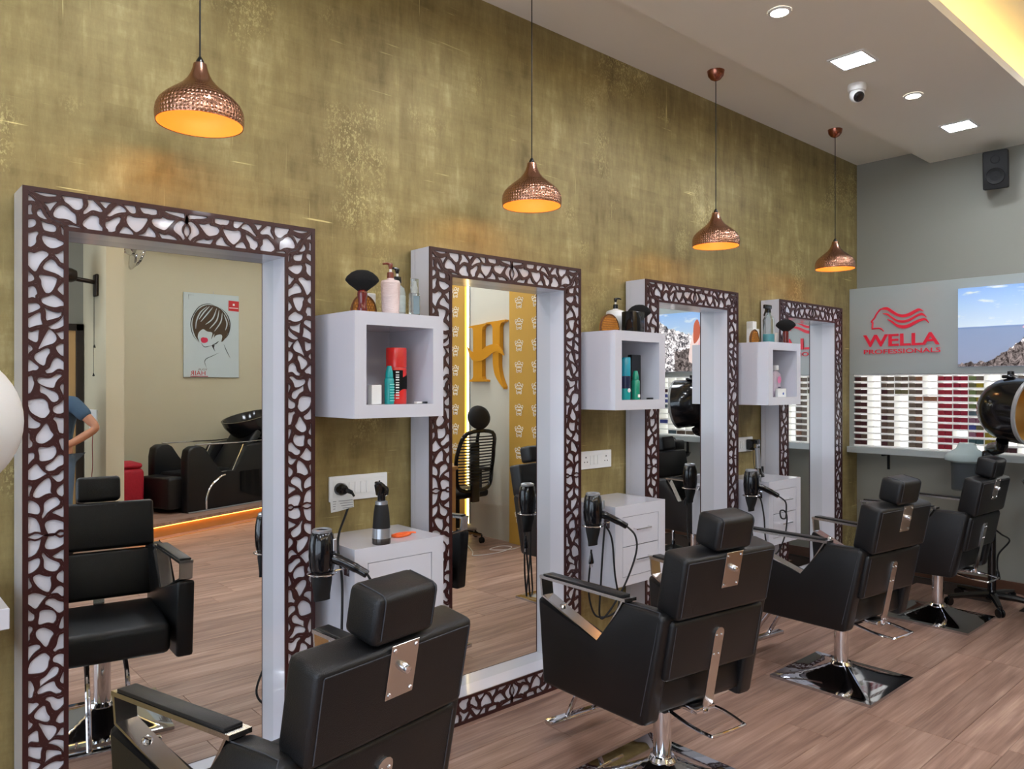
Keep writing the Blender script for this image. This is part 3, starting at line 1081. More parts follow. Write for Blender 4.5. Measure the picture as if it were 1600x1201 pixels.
CORDS = [
  [[(.125, -.12, .098), (.145, -.13, .04), (.14, -.12, -.1), (.05, -.09, -.36), (-.02, -.06, -.5), (.01, -.02, -.555), (.06, -.01, -.5), (.075, -.01, -.2), (.085, .0, .05), (.10, .06, .17), (.15, .14, .215), (.22, .22, .26), (.268, .243, .34)]],
  [[(.125, -.12, .098), (.155, -.15, .05), (.16, -.15, -.04), (.12, -.11, -.2), (.05, -.06, -.34), (.02, -.03, -.36), (.015, -.04, -.2), (.03, -.05, .07), (.05, -.05, .09), (.08, -.06, .02), (.09, -.07, -.15), (.11, -.08, -.3), (.085, -.05, -.36), (.02, .0, -.36), (-.01, .02, -.24), (-.014, .004, -.08), (-.012, .0, -.02)]],
  [[(.125, -.12, .098), (.16, -.15, .06), (.17, -.15, .0), (.16, -.15, -.045), (.125, -.14, -.04), (.13, -.13, .0), (.165, -.14, .0), (.18, -.15, -.05), (.16, -.14, -.18), (.12, -.10, -.28), (.08, -.06, -.2), (.07, -.05, -.04), (.05, -.04, .07), (.03, -.03, .09)]]]
for i in range(3):
    d = drs[i]
    place(d, DP[i], 0, dlab[i])
    for path in CORDS[i]:
        bm = B(); tube(bm, curve(path, 8), .005, 8); obj('power_cord', bm, M_rubber, d)
    # ring holder fixed to the cabinet's side
    x, y, z = DP[i]
    h = thing('dryer_holder', ['chrome ring holder on the side of the first cabinet', 'chrome ring holder on the side of the second cabinet', 'chrome ring holder on the side of the third cabinet'][i], 'holder', (x, y, z + .098), 0, 'dryer ring holders')
    gap = BX[i + 1] - x
    bm = B(); tube(bm, [(.0525 * math.cos(2 * PI * k / 28), .0525 * math.sin(2 * PI * k / 28), .004) for k in range(28)], .0035, 8, True); obj('ring', bm, M_chrome, h)
    bm = B(); tube(bm, [(.054, .005, .004), (gap - .003, .005, .004)], .0035, 8); obj('arm', bm, M_chrome, h)
    bm = B(); box(bm, gap - .004, gap, -.015, .025, -.025, .03, .001, 1); obj('mount_plate', bm, M_chrome, h)
# dangling two-pin plug of the second dryer
d = drs[1]
bm = B(); lathe(bm, [(.004, .03), (.008, .02), (.017, -.02), (.017, -.03), (0, -.03)], 14, Matrix.Translation((-.012, 0, -.06)), 1, .6); pg = obj('plug', bm, M_blackp, d)
bm = B(); tube(bm, [(-.019, 0, -.09), (-.019, 0, -.11)], .002, 6); tube(bm, [(-.005, 0, -.09), (-.005, 0, -.11)], .002, 6); obj('pins', bm, M_chrome, pg)

# ------------------------------------------------------------------ wall switch plates
def plate(x0, x1, z0, z1, label, sockets, switches):
    t = thing('switch_plate', label, 'power outlet', ((x0 + x1) / 2, YW, (z0 + z1) / 2), 0, 'white wall outlets')
    w2, h2 = (x1 - x0) / 2, (z1 - z0) / 2
    bm = B(); box(bm, -w2, w2, -.012, -.0005, -h2, h2, .003); obj('plate', bm, M_whitem, t, 0)
    bm = B(); box(bm, -w2 + .015, w2 - .015, -.014, -.0122, -h2 + .018, h2 - .018, .0008, 1); obj('insert', bm, M_whitem, t, 0)
    for (sx) in switches:
        bm = B(); box(bm, sx - .0125, sx + .0125, -.019, -.0142, -.026, .026, .002); obj('switch', bm, M_whitem, t, 0)
    for sx in sockets:
        bm = B()
        for px, pz, r in ((0, .016, .0045), (-.011, -.010, .0036), (.011, -.010, .0036)):
            lathe(bm, [(0, .0003), (r, .0003), (r, 0), (0, 0)], 10, aim((sx + px, -.0141, pz), (0, -1, 0)))
        obj('socket_holes', bm, M_blackm, t)
    return t
pl1 = plate(1.545, 1.83, 1.065, 1.172, 'white wall outlet plate with a plugged-in black cord above the first cabinet', (-.095, .1), (-.04, -.012, .016, .044))
plate(3.06, 3.349, 1.088, 1.188, 'white wall outlet plate with empty sockets above the second cabinet', (-.075, .095), (-.03, 0, .03))
plate(4.63, 4.887, 1.093, 1.195, 'white wall outlet plate with a black adapter above the third cabinet', (.07,), (-.06, -.03, 0))
t = thing('power_plug', 'black round plug in the outlet above the first cabinet', 'plug', (1.592, YW - .0142, 1.118))
bm = B(); lathe(bm, [(.027, 0), (.027, .02), (.02, .038), (0, .042)], 18, aim((0, -.0002, 0), (0, -1, 0))); obj('body', bm, M_blackp, t)
bm = B(); tube(bm, [(.01, -.03, -.002), (.03, -.045, -.012), (.04, -.05, -.03)], [.012, .009, .005], 10); obj('strain_relief', bm, M_blackp, t)
bm = B()
g = [[bm.verts.new((-.075 + .11 * i / 4, -.055 - .006 * math.sin(i * 1.3) - .004 * k, -.03 - .055 * k / 2 + .012 * i / 4)) for k in range(3)] for i in range(5)]
for i in range(4):
    for k in range(2):
        bm.faces.new((g[i][k], g[i + 1][k], g[i + 1][k + 1], g[i][k + 1]))
bmesh.ops.solidify(bm, geom=bm.faces[:], thickness=.001)
tg = obj('warning_tag', bm, M_whitem, t, 0)
bm = B()
for k in range(4):
    box(bm, -.066, .026, -.0622 - .001 * k, -.0616 - .001 * k, -.042 - .010 * k, -.040 - .010 * k)
obj('tag_print', bm, P('tag_print_grey', (120, 120, 122), .7), tg, 0)
t = thing('power_adapter', 'black square adapter plugged in above the third cabinet', 'adapter', (4.82, YW - .0146, 1.145))
bm = B(); box(bm, -.03, .04, -.075, 0, -.04, .035, .008); obj('body', bm, M_blackp, t)
bm = B(); tube(bm, curve([(0, -.04, -.04), (-.005, -.045, -.12), (.0, -.05, -.17), (.02, -.06, -.205), (.08, -.08, -.212)], 6), .002, 6); obj('cord', bm, M_rubber, t)

# ------------------------------------------------------------------ things on and in the shelf boxes
BT = 1.8455          # top of the boxes
BI = 1.4825          # inner floor of the boxes
def shave_brush(loc, label, rz=0.):
    t = thing('neck_brush', label, 'brush', loc, rz, 'neck duster brushes')
    bm = B(); lathe(bm, [(.018, 0), (.0195, .008), (.019, .02), (.0165, .035), (.018, .055), (.0205, .07), (.019, .084), (.015, .088)], 20); obj('handle', bm, M_redwood, t)
    bm = B(); lathe(bm, [(.015, .082), (.032, .095), (.052, .110), (.065, .124), (.066, .130), (.060, .142), (.042, .158), (.022, .167), (0, .169)], 28, None, 1, .45); obj('bristles', bm, M_brushh, t)
    return t
shave_brush((1.547, 2.62, BT), 'black neck brush with red wooden handle on the first shelf box', R(-30))
shave_brush((3.375, 2.70, BT), 'black neck brush standing behind the black holder on the second shelf box', R(-50))
shave_brush((4.865, 2.62, BT), 'black neck brush with red wooden handle on the third shelf box', R(-60))
M_wick = P('amber_wicker', (150, 96, 34), .55, var=.2, scale=60)
M_wickd = P('dark_wicker_rim', (96, 58, 24), .6, var=.2)
def half_comb(loc, label, w_=.062, h=.085, rz=0.):
    """rounded woven massage brush standing on its flat edge"""
    t = thing('woven_brush', label, 'brush', loc, rz, 'amber woven round brushes')
    pts = [(w_ * math.cos(k * PI / 16), h * math.sin(k * PI / 16) ** .8) for k in range(17)]
    bm = B(); prism(bm, pts, .004, .018, XZ, 0, .003, 1); obj('pad', bm, M_wick, t)
    bm = B(); tube(bm, [(p[0], .004, p[1] + .001) for p in pts], .004, 6); obj('rim', bm, M_wickd, t)
    bm = B()
    for r in range(6):
        zz = .008 + r * .012
        ww = w_ * math.sqrt(max(0, 1 - (zz / h) ** 2)) - .008
        n = int(ww / .006)
        for k in range(-n, n + 1):
            xx = k * .0115 + (r % 2) * .0058
            if abs(xx) < ww:
                box(bm, xx - .004, xx + .004, -.001, .0045, zz - .004, zz + .004)
    o = obj('weave', bm, P('light_amber_weave', (188, 124, 48), .5, var=.2, scale=80), t, 0)
    o['kind'] = 'stuff'
    return t
half_comb((1.605, 2.70, BT), 'amber woven brush behind the neck brush on the first shelf box', .058, .08)
half_comb((3.07, 2.65, BT), 'amber woven brush at the left end of the second shelf box', .074, .09)
half_comb((4.575, 2.68, BT), 'amber woven brush beside the trigger bottle on the third shelf box', .05, .085)
def carton(name, label, cat, loc, sx, sy, sz, mat, rz=0., group=None, lid=True):
    t = thing(name, label, cat, loc, rz, group)
    bm = B(); box(bm, -sx / 2, sx / 2, -sy / 2, sy / 2, 0, sz, .0015, 1); obj('carton', bm, mat, t, 0)
    if lid:
        bm = B(); box(bm, -sx / 2 + .002, sx / 2 - .002, -sy / 2 + .002, sy / 2 - .002, sz, sz + .0015); obj('top_flap', bm, mat, t, 0)
    return t
M_paper = P('white_paper', (232, 232, 228), .7, var=.02)
carton('white_carton', 'small white carton behind the amber brush on the first shelf box', 'carton', (1.662, 2.76, BT), .035, .05, .095, M_paper)
def pump_head(t, z, mat, stem=M_whitem, rz=PI, s=1.):
    bm = B(); lathe(bm, [(.0135 * s, z), (.0145 * s, z + .004), (.0135 * s, z + .026), (.009 * s, z + .028)], 18); obj('collar', bm, mat, t)
    bm = B(); lathe(bm, [(.005, z + .028), (.005, z + .042)], 12); obj('stem', bm, stem, t)
    bm = B(); lathe(bm, [(.006, z + .04), (.009, z + .05), (.0105, z + .06), (.009, z + .063)], 14)
    a = (math.cos(rz), math.sin(rz))
    tube(bm, [(0, 0, z + .06), (a[0] * .02, a[1] * .02, z + .062), (a[0] * .036, a[1] * .036, z + .058)], [.006, .005, .0035], 8); obj('spout', bm, mat, t)
t = thing('pump_bottle', 'pale pink ribbed pump bottle with brown pump on first shelf box', 'bottle', (1.697, 2.65, BT))
prof = [(.031, 0), (.034, .004)]
for k in range(23):
    z = .008 + k * .0055
    r = .0345 + .0045 * k / 22
    prof += [(r, z), (r + .0014, z + .0028)]
prof += [(.039, .136), (.036, .142), (.016, .147), (.0145, .152)]
bm = B(); lathe(bm, prof, 28); obj('body', bm, M_pink, t)
pump_head(t, .15, M_brownp)
t = thing('pump_bottle', 'clear bottle with pale label and black pump behind the pink bottle', 'bottle', (1.762, 2.70, BT))
bm = B(); lathe(bm, [(.033, 0), (.035, .005), (.035, .1), (.03, .122), (.014, .136), (.013, .145)], 24); obj('body', bm, P('pale_translucent_bottle', (214, 224, 222), .15, trans=.35, ior=1.3), t)
bm = B(); lathe(bm, [(.0356, .02), (.0356, .09)], 24, cap0=False, cap1=False); obj('label_wrap', bm, P('mint_label', (196, 210, 208), .5, var=.2, scale=70), t)
pump_head(t, .143, M_blackp, s=1.25)
t = thing('mist_bottle', 'slim clear mist bottle with cap at right end of first shelf box', 'bottle', (1.812, 2.645, BT))
bm = B(); box(bm, -.021, .021, -.014, .014, 0, .1, .004); obj('body', bm, M_clear, t)
bm = B(); box(bm, -.015, .015, -.0152, -.0142, .012, .088); obj('label', bm, P('mist_label', (120, 140, 148), .5), t, 0)
bm = B(); lathe(bm, [(.012, .1), (.012, .125), (.008, .132), (.006, .15), (0, .152)], 16); obj('nozzle', bm, M_whitem, t)
bm = B(); lathe(bm, [(.019, .1), (.019, .16), (0, .16)], 18, None, 1, .8, cap0=False); obj('cap', bm, M_clear, t)
# inside the first box
t = thing('styling_comb', 'black comb leaning inside the left of the first shelf box', 'comb', (1.533, 2.64, BI))
bm = B(); box(bm, -.002, .003, -.004, .004, 0, .11, .001, 1); obj('spine', bm, M_blackp, t)
bm = B()
for k in range(14):
    box(bm, -.0015, .0025, .004, .02, .006 + k * .0055, .008 + k * .0055)
o = obj('teeth', bm, M_blackp, t, 0); o['kind'] = 'stuff'
carton('white_carton', 'small blank white carton inside the first shelf box', 'carton', (1.604, 2.62, BI), .046, .03, .076, M_paper)
def dropper(loc, label, mat, h=.105, r=.02):
    t = thing('serum_bottle', label, 'bottle', loc)
    bm = B(); lathe(bm, [(r * .95, 0), (r, .004), (r, h * .93), (r * .85, h), (r * .7, h + .003)], 22); obj('body', bm, mat, t)
    bm = B(); lathe(bm, [(r * .82, h + .003), (r * .8, h + .02), (r * .5, h + .048), (r * .42, h + .05)], 20); obj('cap', bm, mat, t)
    return t
t = dropper((1.678, 2.63, BI), 'teal bottle beside the red can in the first shelf box', M_teal)
bm = B()
for k in range(7):
    box(bm, -.010, .012, -.0212, -.0200, .012 + k * .011, .015 + k * .011)
obj('print', bm, P('pale_teal_print', (120, 214, 208), .5), t, 0)
t = thing('spray_can', 'tall red spray can with black graphic in the first shelf box', 'spray can', (1.735, 2.665, BI))
M_redcan = P('red_can', (222, 44, 40), .25, var=.04, coat=.3)
bm = B(); lathe(bm, [(.041, 0), (.043, .004), (.043, .145), (.042, .148)], 28); obj('can', bm, M_redcan, t)
bm = B(); lathe(bm, [(.0432, .149), (.0432, .226), (.041, .231), (0, .231)], 28); obj('cap', bm, M_redcan, t)
def wrap(name, r, a0, a1, zz, mat, par, n=10):
    bm = B()
    for i in range(n):
        p, q = a0 + (a1 - a0) * i / n, a0 + (a1 - a0) * (i + 1) / n
        z0a, z1a = zz(i / n)
        z0b, z1b = zz((i + 1) / n)
        bm.faces.new([bm.verts.new((r * math.cos(p), r * math.sin(p), z0a)), bm.verts.new((r * math.cos(q), r * math.sin(q), z0b)), bm.verts.new((r * math.cos(q), r * math.sin(q), z1b)), bm.verts.new((r * math.cos(p), r * math.sin(p), z1a))])
    bmesh.ops.solidify(bm, geom=bm.faces[:], thickness=.0006)
    return obj(name, bm, mat, par, 30)
wrap('black_graphic', .0440, R(205), R(275), lambda u: (.03 + .03 * u, .138), M_blackm, t)
wrap('black_graphic', .0440, R(275), R(335), lambda u: (.06 + .0 * u, .108 + .02 * u), M_blackm, t)
bm = B()
for k in range(11):
    a = R(243); rr = .0448
    z = .022 + k * .0105
    c_, s_ = math.cos(a), math.sin(a)
    Mx = frame((rr * c_, rr * s_, z), (-s_, c_, 0), (c_, s_, 0), (0, 0, 1))
    box(bm, -.007, .007, -.0003, .0003, 0, .0055 if k % 3 else .003, M=Mx)
obj('white_print', bm, M_paper, t, 0)
carton('hair_pin_pack', 'small clear and black pack lying right of the red can', 'pack', (1.80, 2.60, BI), .03, .02, .008, M_paper, lid=False)
carton('hair_pin_pack', 'tiny black cap lying at right corner of first shelf box', 'pack', (1.83, 2.595, BI), .02, .014, .008, M_blackp, lid=False)
# second box
carton('tissue_stack', 'white tissue stack between amber brush and black holder on the second box', 'tissue', (3.20, 2.72, BT), .07, .05, .095, M_paper)
t = thing('pump_bottle', 'wide white pump bottle with black pump on second shelf box', 'bottle', (3.325, 2.832, BT))
bm = B(); lathe(bm, [(.053, 0), (.055, .006), (.055, .13), (.05, .138), (.03, .145), (.016, .148), (.014, .152)], 26); obj('body', bm, M_whitem, t)
pump_head(t, .15, M_blackp, rz=R(-20))
t = thing('tool_holder', 'black square tool holder on the second shelf box', 'holder', (3.222, 2.62, BT), R(0))
bm = B(); box(bm, -.05, .05, -.04, .04, 0, .112, .004); obj('body', bm, M_blackp, t)
bm = B(); box(bm, -.044, .044, -.034, .034, .112, .1135); obj('opening', bm, M_blackm, t, 0)
bm = B(); box(bm, .008, .011, -.0412, -.0402, .045, .085); tube(bm, [(.0095, -.041, .075), (.002, -.041, .09)], .0015, 5); tube(bm, [(.0095, -.041, .075), (.017, -.041, .09)], .0015, 5); obj('groove', bm, P('holder_groove', (50, 50, 54), .5), t)
t = thing('spray_can', 'teal spray can with dark band at the left inside the second shelf box', 'spray can', (3.135, 2.60, BI))
bm = B(); lathe(bm, [(.025, 0), (.0265, .004), (.0265, .1), (.0265, .101)], 26); obj('can', bm, M_teal, t)
bm = B(); lathe(bm, [(.0268, .06), (.0268, .125)], 26, cap0=False, cap1=False); obj('dark_band', bm, P('navy_print', (26, 34, 66), .3), t)
bm = B(); lathe(bm, [(.0265, .126), (.0265, .22), (.024, .225), (0, .225)], 26); obj('cap', bm, P('blue_teal_plastic', (20, 140, 160), .25, coat=.3), t)
bm = B(); lathe(bm, [(.0, .0005), (.011, .0005), (.011, 0), (0, 0)], 14, aim((-.003, -.0267, .05), (-.12, -.99, 0))); obj('white_mark', bm, M_paper, t)
carton('black_comb_box', 'tall black box standing behind the green bottle', 'carton', (3.318, 2.69, BI), .08, .03, .245, M_blackp)
t = dropper((3.225, 2.605, BI), 'green bottle in the second shelf box', M_green, .105, .0225)
bm = B(); box(bm, -.008, .010, -.0232, -.0220, .012, .028); obj('print', bm, M_paper, t, 0)
t = thing('clip_strip', 'tiny black clips lying in right corner of the second shelf box', 'clips', (3.325, 2.585, BI))
for k in range(4):
    bm = B(); box(bm, -.028 + k * .014, -.018 + k * .014, -.004, .004, 0, .009, .001, 1); obj('clip', bm, M_blackp, t, 0)
# third box
t = thing('trigger_bottle', 'clear bottle of teal liquid with black trigger on third shelf box', 'bottle', (4.63, 2.615, BT))
bm = B(); lathe(bm, [(.036, 0), (.038, .005), (.038, .15), (.03, .17), (.014, .185), (.013, .2)], 24); obj('body', bm, M_clear, t)
bm = B(); lathe(bm, [(.0355, .003), (.036, .055), (0, .055)], 22); obj('liquid', bm, P('teal_liquid', (40, 170, 180), .1), t)
bm = B(); lathe(bm, [(.015, .198), (.015, .22), (.01, .225)], 16)
box(bm, -.055, .028, -.011, .011, .222, .25, .006); obj('trigger_head', bm, M_blackp, t, 40)
bm = B(); tube(bm, curve([(-.035, 0, .225), (-.04, 0, .205), (-.058, 0, .172)], 4), [.006] * 8 + [.003], 8); obj('trigger', bm, M_blackp, t)
carton('white_carton', 'white carton behind the trigger bottle on the third shelf box', 'carton', (4.68, 2.76, BT), .08, .05, .1, M_paper)
carton('white_carton', 'upright white carton tallest behind the trigger bottle', 'carton', (4.78, 2.83, BT), .05, .05, .16, M_paper)
t = thing('paper_cup', 'white paper cup beside the brush on third shelf box', 'cup', (4.885, 2.72, BT))
bm = B(); lathe(bm, [(.0, 0), (.022, 0), (.032, .08), (.030, .08), (.021, .003), (0, .003)], 22, cap0=False, cap1=False); obj('cup', bm, M_paper, t)
bm = B(); tube(bm, [(.032 * math.cos(2 * PI * k / 22), .032 * math.sin(2 * PI * k / 22), .08) for k in range(22)], .0016, 6, True); obj('rim', bm, M_paper, t)
t = thing('lotion_bottle', 'clear pink labelled bottle in the third shelf box', 'bottle', (4.80, 2.66, BI))
M_pinkc = P('pale_pink_translucent', (222, 206, 218), .2, trans=.25, ior=1.3)
bm = B(); lathe(bm, [(.05, 0), (.053, .006), (.046, .05), (.05, .1), (.056, .13), (.05, .155), (.03, .17), (.018, .175), (.018, .182)], 28, None, 1, .55); obj('body', bm, M_pinkc, t)
bm = B(); lathe(bm, [(.02, .182), (.02, .212), (.018, .215), (0, .215)], 18); obj('cap', bm, M_whitem, t)
bm = B(); lathe(bm, [(.0, .001), (.024, .001), (.024, 0), (0, 0)], 20, aim((-.006, -.0315, .115), (0, -1, 0))); obj('pink_mark', bm, P('pink_print', (214, 120, 160), .4), t)
bm = B(); box(bm, -.02, .012, -.0312, -.0302, .06, .068); obj('label_line', bm, P('dark_print', (70, 66, 90), .5), t, 0)
t = carton('label_carton', 'small white carton with blue dot leaning in the third shelf box', 'carton', (4.735, 2.585, BI), .11, .02, .055, M_paper)
bm = B(); lathe(bm, [(0, .0006), (.009, .0006), (.009, 0), (0, 0)], 14, aim((.014, -.0101, .022), (0, -1, 0))); obj('blue_dot', bm, P('blue_print', (70, 96, 170), .5), t)

# ------------------------------------------------------------------ things on the cabinets
t = thing('spray_bottle', 'black and silver spray bottle standing on the first cabinet', 'bottle', (1.613, 2.585, TOPZ + .0005))
bm = B(); lathe(bm, [(.036, 0), (.0375, .004), (.037, .022), (.0365, .023)], 28); obj('foot', bm, P('smoky_plastic', (60, 54, 52), .15), t)
bm = B(); lathe(bm, [(.0366, .023), (.035, .062)], 28, cap0=False, cap1=False); obj('silver_band', bm, M_grey, t)
bm = B(); lathe(bm, [(.035, .062), (.031, .12), (.026, .152), (.024, .155)], 28, cap0=False); obj('body', bm, M_blackm, t)
bm = B(); lathe(bm, [(.024, .155), (.024, .167), (.017, .170)], 24); obj('silver_collar', bm, M_grey, t)
bm = B(); lathe(bm, [(.016, .169), (.016, .195), (.019, .2)], 18)
prism(bm, [(-.02, .19), (.018, .188), (.022, .21), (.012, .232), (-.006, .246), (-.024, .247), (-.026, .238), (-.019, .232)], -.014, .014, XZ, 0, .005, 2)
obj('sprayer_head', bm, M_blackp, t, 50)
bm = B(); tube(bm, curve([(.014, 0, .225), (.028, 0, .215), (.026, 0, .19)], 4), .005, 8); obj('trigger', bm, M_blackp, t)
t = thing('hair_clip', 'orange plastic hair clip lying on the first cabinet', 'hair clip', (1.755, 2.655, TOPZ + .0005), R(10))
bm = B(); tube(bm, curve([(-.04, -.012, .006), (-.01, -.022, .006), (.03, -.014, .006), (.045, 0, .006), (.03, .014, .006), (-.01, .02, .006), (-.04, .012, .006)], 5, True), .006, 8, True); obj('loop', bm, M_orange, t)
bm = B(); box(bm, -.035, .05, -.005, .005, .002, .012, .003); obj('bar', bm, M_orange, t, 40)
bm = B(); tube(bm, curve([(.02, -.012, .008), (.035, -.02, .012), (.06, -.02, .008)], 4), .004, 8); obj('prong', bm, M_orange, t)
t = thing('hair_clipper', 'silver hair clipper upright in a black stand on the third cabinet', 'hair clipper', (4.735, 2.75, TOPZ + .0005))
bm = B(); lathe(bm, [(.045, 0), (.045, .012), (.03, .03), (.024, .06)], 22, None, 1.1, .8); obj('charging_stand', bm, M_blackp, t)
bm = B(); tube(bm, [(.0, 0, .02), (-.004, 0, .08), (-.012, 0, .15), (-.018, 0, .2)], [.018, .02, .018, .016], 14); obj('body', bm, M_grey, t)
bm = B(); box(bm, -.036, -.006, -.016, .016, .198, .228, .003); obj('blade_head', bm, M_chrome, t, 40)
bm = B(); box(bm, .03, .05, -.012, .012, .01, .07, .004); obj('guide_comb', bm, M_blackp, t, 40)

# white globe at the left edge of the photo, on a floor stand
t = thing('white_globe', 'large smooth white globe cut by the left edge beside the first mirror', 'globe', (.152, 2.08, 0))
bm = B(); bmesh.ops.create_uvsphere(bm, u_segments=40, v_segments=24, radius=.172, matrix=Matrix.Translation((0, 0, 1.474))); obj('globe', bm, M_whitem, t, 60)
bm = B(); tube(bm, [(0, 0, .04), (0, 0, 1.33)], .016, 12); obj('pole', bm, M_chrome, t)
bm = B(); lathe(bm, [(.15, 0), (.15, .012), (.12, .025), (.03, .04), (.018, .06)], 30); obj('base', bm, M_whitem, t)

# ------------------------------------------------------------------ brand board, backlit picture and colour rack on the back wall
XF = 6.45
RY0 = .45        # right end of the board (hidden from the camera, seen in the mirrors)
t = sign = thing('brand_board', 'large grey brand board with red lettering on the back wall', 'sign', (XF, 2.893, 1.653))
bm = B(); box(bm, 0, XB - XF - .001, RY0 - 2.893, 0, 0, .728, .002, 1); obj('panel', bm, M_board, t, 0)
TM = lambda y, z, x=-.0015: frame((x, y - 2.893, z - 1.653), (0, -1, 0), (0, 0, 1), (-1, 0, 0))
text('letters_wella', 'WELLA', .590, .100, .008, M_red, t, TM(2.772, 1.882), .022)
text('letters_professionals', 'PROFESSIONALS', .592, .037, .006, M_red, t, TM(2.768, 1.822), .006)
LY = lambda u: 2.772 - (u - 110) * .000437 - 2.893
LZ = lambda v: 1.983 - (v - 600) * .00047 - 1.653
def ribbon(name, up, lo):
    up = [(p.x, p.y) for p in curve([(a, b, 0) for a, b in up], 5)]
    lo = [(p.x, p.y) for p in curve([(a, b, 0) for a, b in lo], 5)]
    n = min(len(up), len(lo))
    bm = B()
    def at(L, k):
        f = k / 39 * (len(L) - 1)
        i = min(int(f), len(L) - 2)
        return (L[i][0] + (L[i + 1][0] - L[i][0]) * (f - i), L[i][1] + (L[i + 1][1] - L[i][1]) * (f - i))
    rows_ = []
    for k in range(40):
        a, b = at(up, k), at(lo, k)
        rows_.append([bm.verts.new((x, LY(q[0]), LZ(q[1]))) for q, x in ((a, -.008), (b, -.008), (b, -.001), (a, -.001))])
    for p, q in zip(rows_, rows_[1:]):
        for k in range(4):
            bm.faces.new((p[k], p[(k + 1) % 4], q[(k + 1) % 4], q[k]))
    bm.faces.new(rows_[0]); bm.faces.new(rows_[-1])
    return obj(name, bm, M_red, sign, 40)
ribbon('emblem_wave', [(470, 130), (560, 130), (650, 190), (750, 255), (850, 275), (950, 250), (1050, 205), (1120, 190), (1195, 240)], [(470, 170), (545, 180), (640, 245), (750, 305), (860, 325), (970, 302), (1070, 250), (1130, 228), (1190, 244)])
ribbon('emblem_wave', [(470, 232), (560, 240), (640, 300), (740, 360), (860, 375), (980, 340), (1080, 290), (1170, 270), (1245, 345)], [(475, 244), (550, 268), (640, 335), (740, 400), (850, 418), (960, 395), (1060, 340), (1160, 310), (1240, 350)])
ribbon('emblem_wave', [(550, 335), (640, 370), (720, 430), (820, 460), (920, 450), (1040, 400), (1150, 365), (1230, 370), (1285, 440)], [(555, 348), (640, 410), (730, 485), (840, 518), (950, 500), (1070, 440), (1160, 405), (1220, 400), (1280, 448)])
bm = B()
pts = curve([(-.004, LY(u), LZ(v)) for u, v in ((490, 548), (445, 505), (395, 490), (280, 492), (275, 485), (282, 385), (262, 366), (322, 300), (350, 245), (420, 165), (480, 150))], 4)
tube(bm, pts, [.0045] * 4 + [.007] * (len(pts) - 4), 6); obj('emblem_profile', bm, M_red, t)

# backlit landscape picture
def picture_mat():
    m = bpy.data.materials.new('seaside_print')
    m.use_nodes = True
    nt = m.node_tree; N, L = nt.nodes, nt.links
    b = N['Principled BSDF']
    tc = N.new('ShaderNodeTexCoord'); sp = N.new('ShaderNodeSeparateXYZ'); L.new(tc.outputs['Object'], sp.inputs[0])
    r = N.new('ShaderNodeValToRGB')
    st = [(0, (150, 160, 186)), (.47, (140, 158, 190)), (.50, (120, 146, 188)), (.503, (206, 222, 236)), (.75, (176, 204, 236)), (1, (140, 178, 226))]
    while len(r.color_ramp.elements) < len(st):
        r.color_ramp.elements.new(.5)
    for e, (p, c) in zip(r.color_ramp.elements, st):
        e.position = p; e.color = lin(c) + (1,)
    mr = N.new('ShaderNodeMapRange'); mr.inputs['From Min'].default_value = 0; mr.inputs['From Max'].default_value = .6
    L.new(sp.outputs['Z'], mr.inputs[0]); L.new(mr.outputs[0], r.inputs[0])
    mp = N.new('ShaderNodeMapping'); mp.inputs['Scale'].default_value = (1, 2.2, 9); L.new(tc.outputs['Object'], mp.inputs[0])
    nz = N.new('ShaderNodeTexNoise'); nz.inputs['Scale'].default_value = 2.4; nz.inputs['Detail'].default_value = 5; L.new(mp.outputs[0], nz.inputs['Vector'])
    cr = N.new('ShaderNodeValToRGB'); cr.color_ramp.elements[0].position = .56; cr.color_ramp.elements[1].position = .7; L.new(nz.outputs['Fac'], cr.inputs[0])
    mx = N.new('ShaderNodeMix'); mx.data_type = 'RGBA'; gt = N.new('ShaderNodeMath'); gt.operation = 'GREATER_THAN'; gt.inputs[1].default_value = .31; L.new(sp.outputs['Z'], gt.inputs[0]); mu = N.new('ShaderNodeMath'); mu.operation = 'MULTIPLY'; L.new(cr.outputs[0], mu.inputs[0]); L.new(gt.outputs[0], mu.inputs[1]); L.new(mu.outputs[0], mx.inputs['Factor']); L.new(r.outputs[0], mx.inputs['A']); mx.inputs['B'].default_value = lin((232, 236, 240)) + (1,)
    L.new(mx.outputs['Result'], b.inputs['Base Color']); L.new(mx.outputs['Result'], b.inputs['Emission Color'])
    b.inputs['Emission Strength'].default_value = .3
    b.inputs['Roughness'].default_value = .3
    return m
def rock_mat(name, dark, light, es):
    m = bpy.data.materials.new(name)
    m.use_nodes = True
    nt = m.node_tree; N, L = nt.nodes, nt.links
    b = N['Principled BSDF']
    tc = N.new('ShaderNodeTexCoord')
    nz = N.new('ShaderNodeTexNoise'); nz.inputs['Scale'].default_value = 26; nz.inputs['Detail'].default_value = 8; nz.inputs['Roughness'].default_value = .75; nz.inputs['Distortion'].default_value = 1.2
    L.new(tc.outputs['Object'], nz.inputs['Vector'])
    r = N.new('ShaderNodeValToRGB'); r.color_ramp.elements[0].position = .42; r.color_ramp.elements[1].position = .58
    r.color_ramp.elements[0].color = lin(dark) + (1,); r.color_ramp.elements[1].color = lin(light) + (1,)
    L.new(nz.outputs['Fac'], r.inputs[0]); L.new(r.outputs[0], b.inputs['Base Color']); L.new(r.outputs[0], b.inputs['Emission Color'])
    b.inputs['Emission Strength'].default_value = es
    return m
PY0, PY1, PZ0, PZ1 = .60, 2.05, 1.703, 2.305
t = thing('landscape_picture', 'backlit seaside and mountain picture on the grey brand board', 'picture', (XF - .0005, PY1, PZ0))
bm = B(); box(bm, -.012, -.0005, PY0 - PY1, 0, 0, PZ1 - PZ0); obj('print', bm, picture_mat(), t, 0)
rnd = random.Random(5)
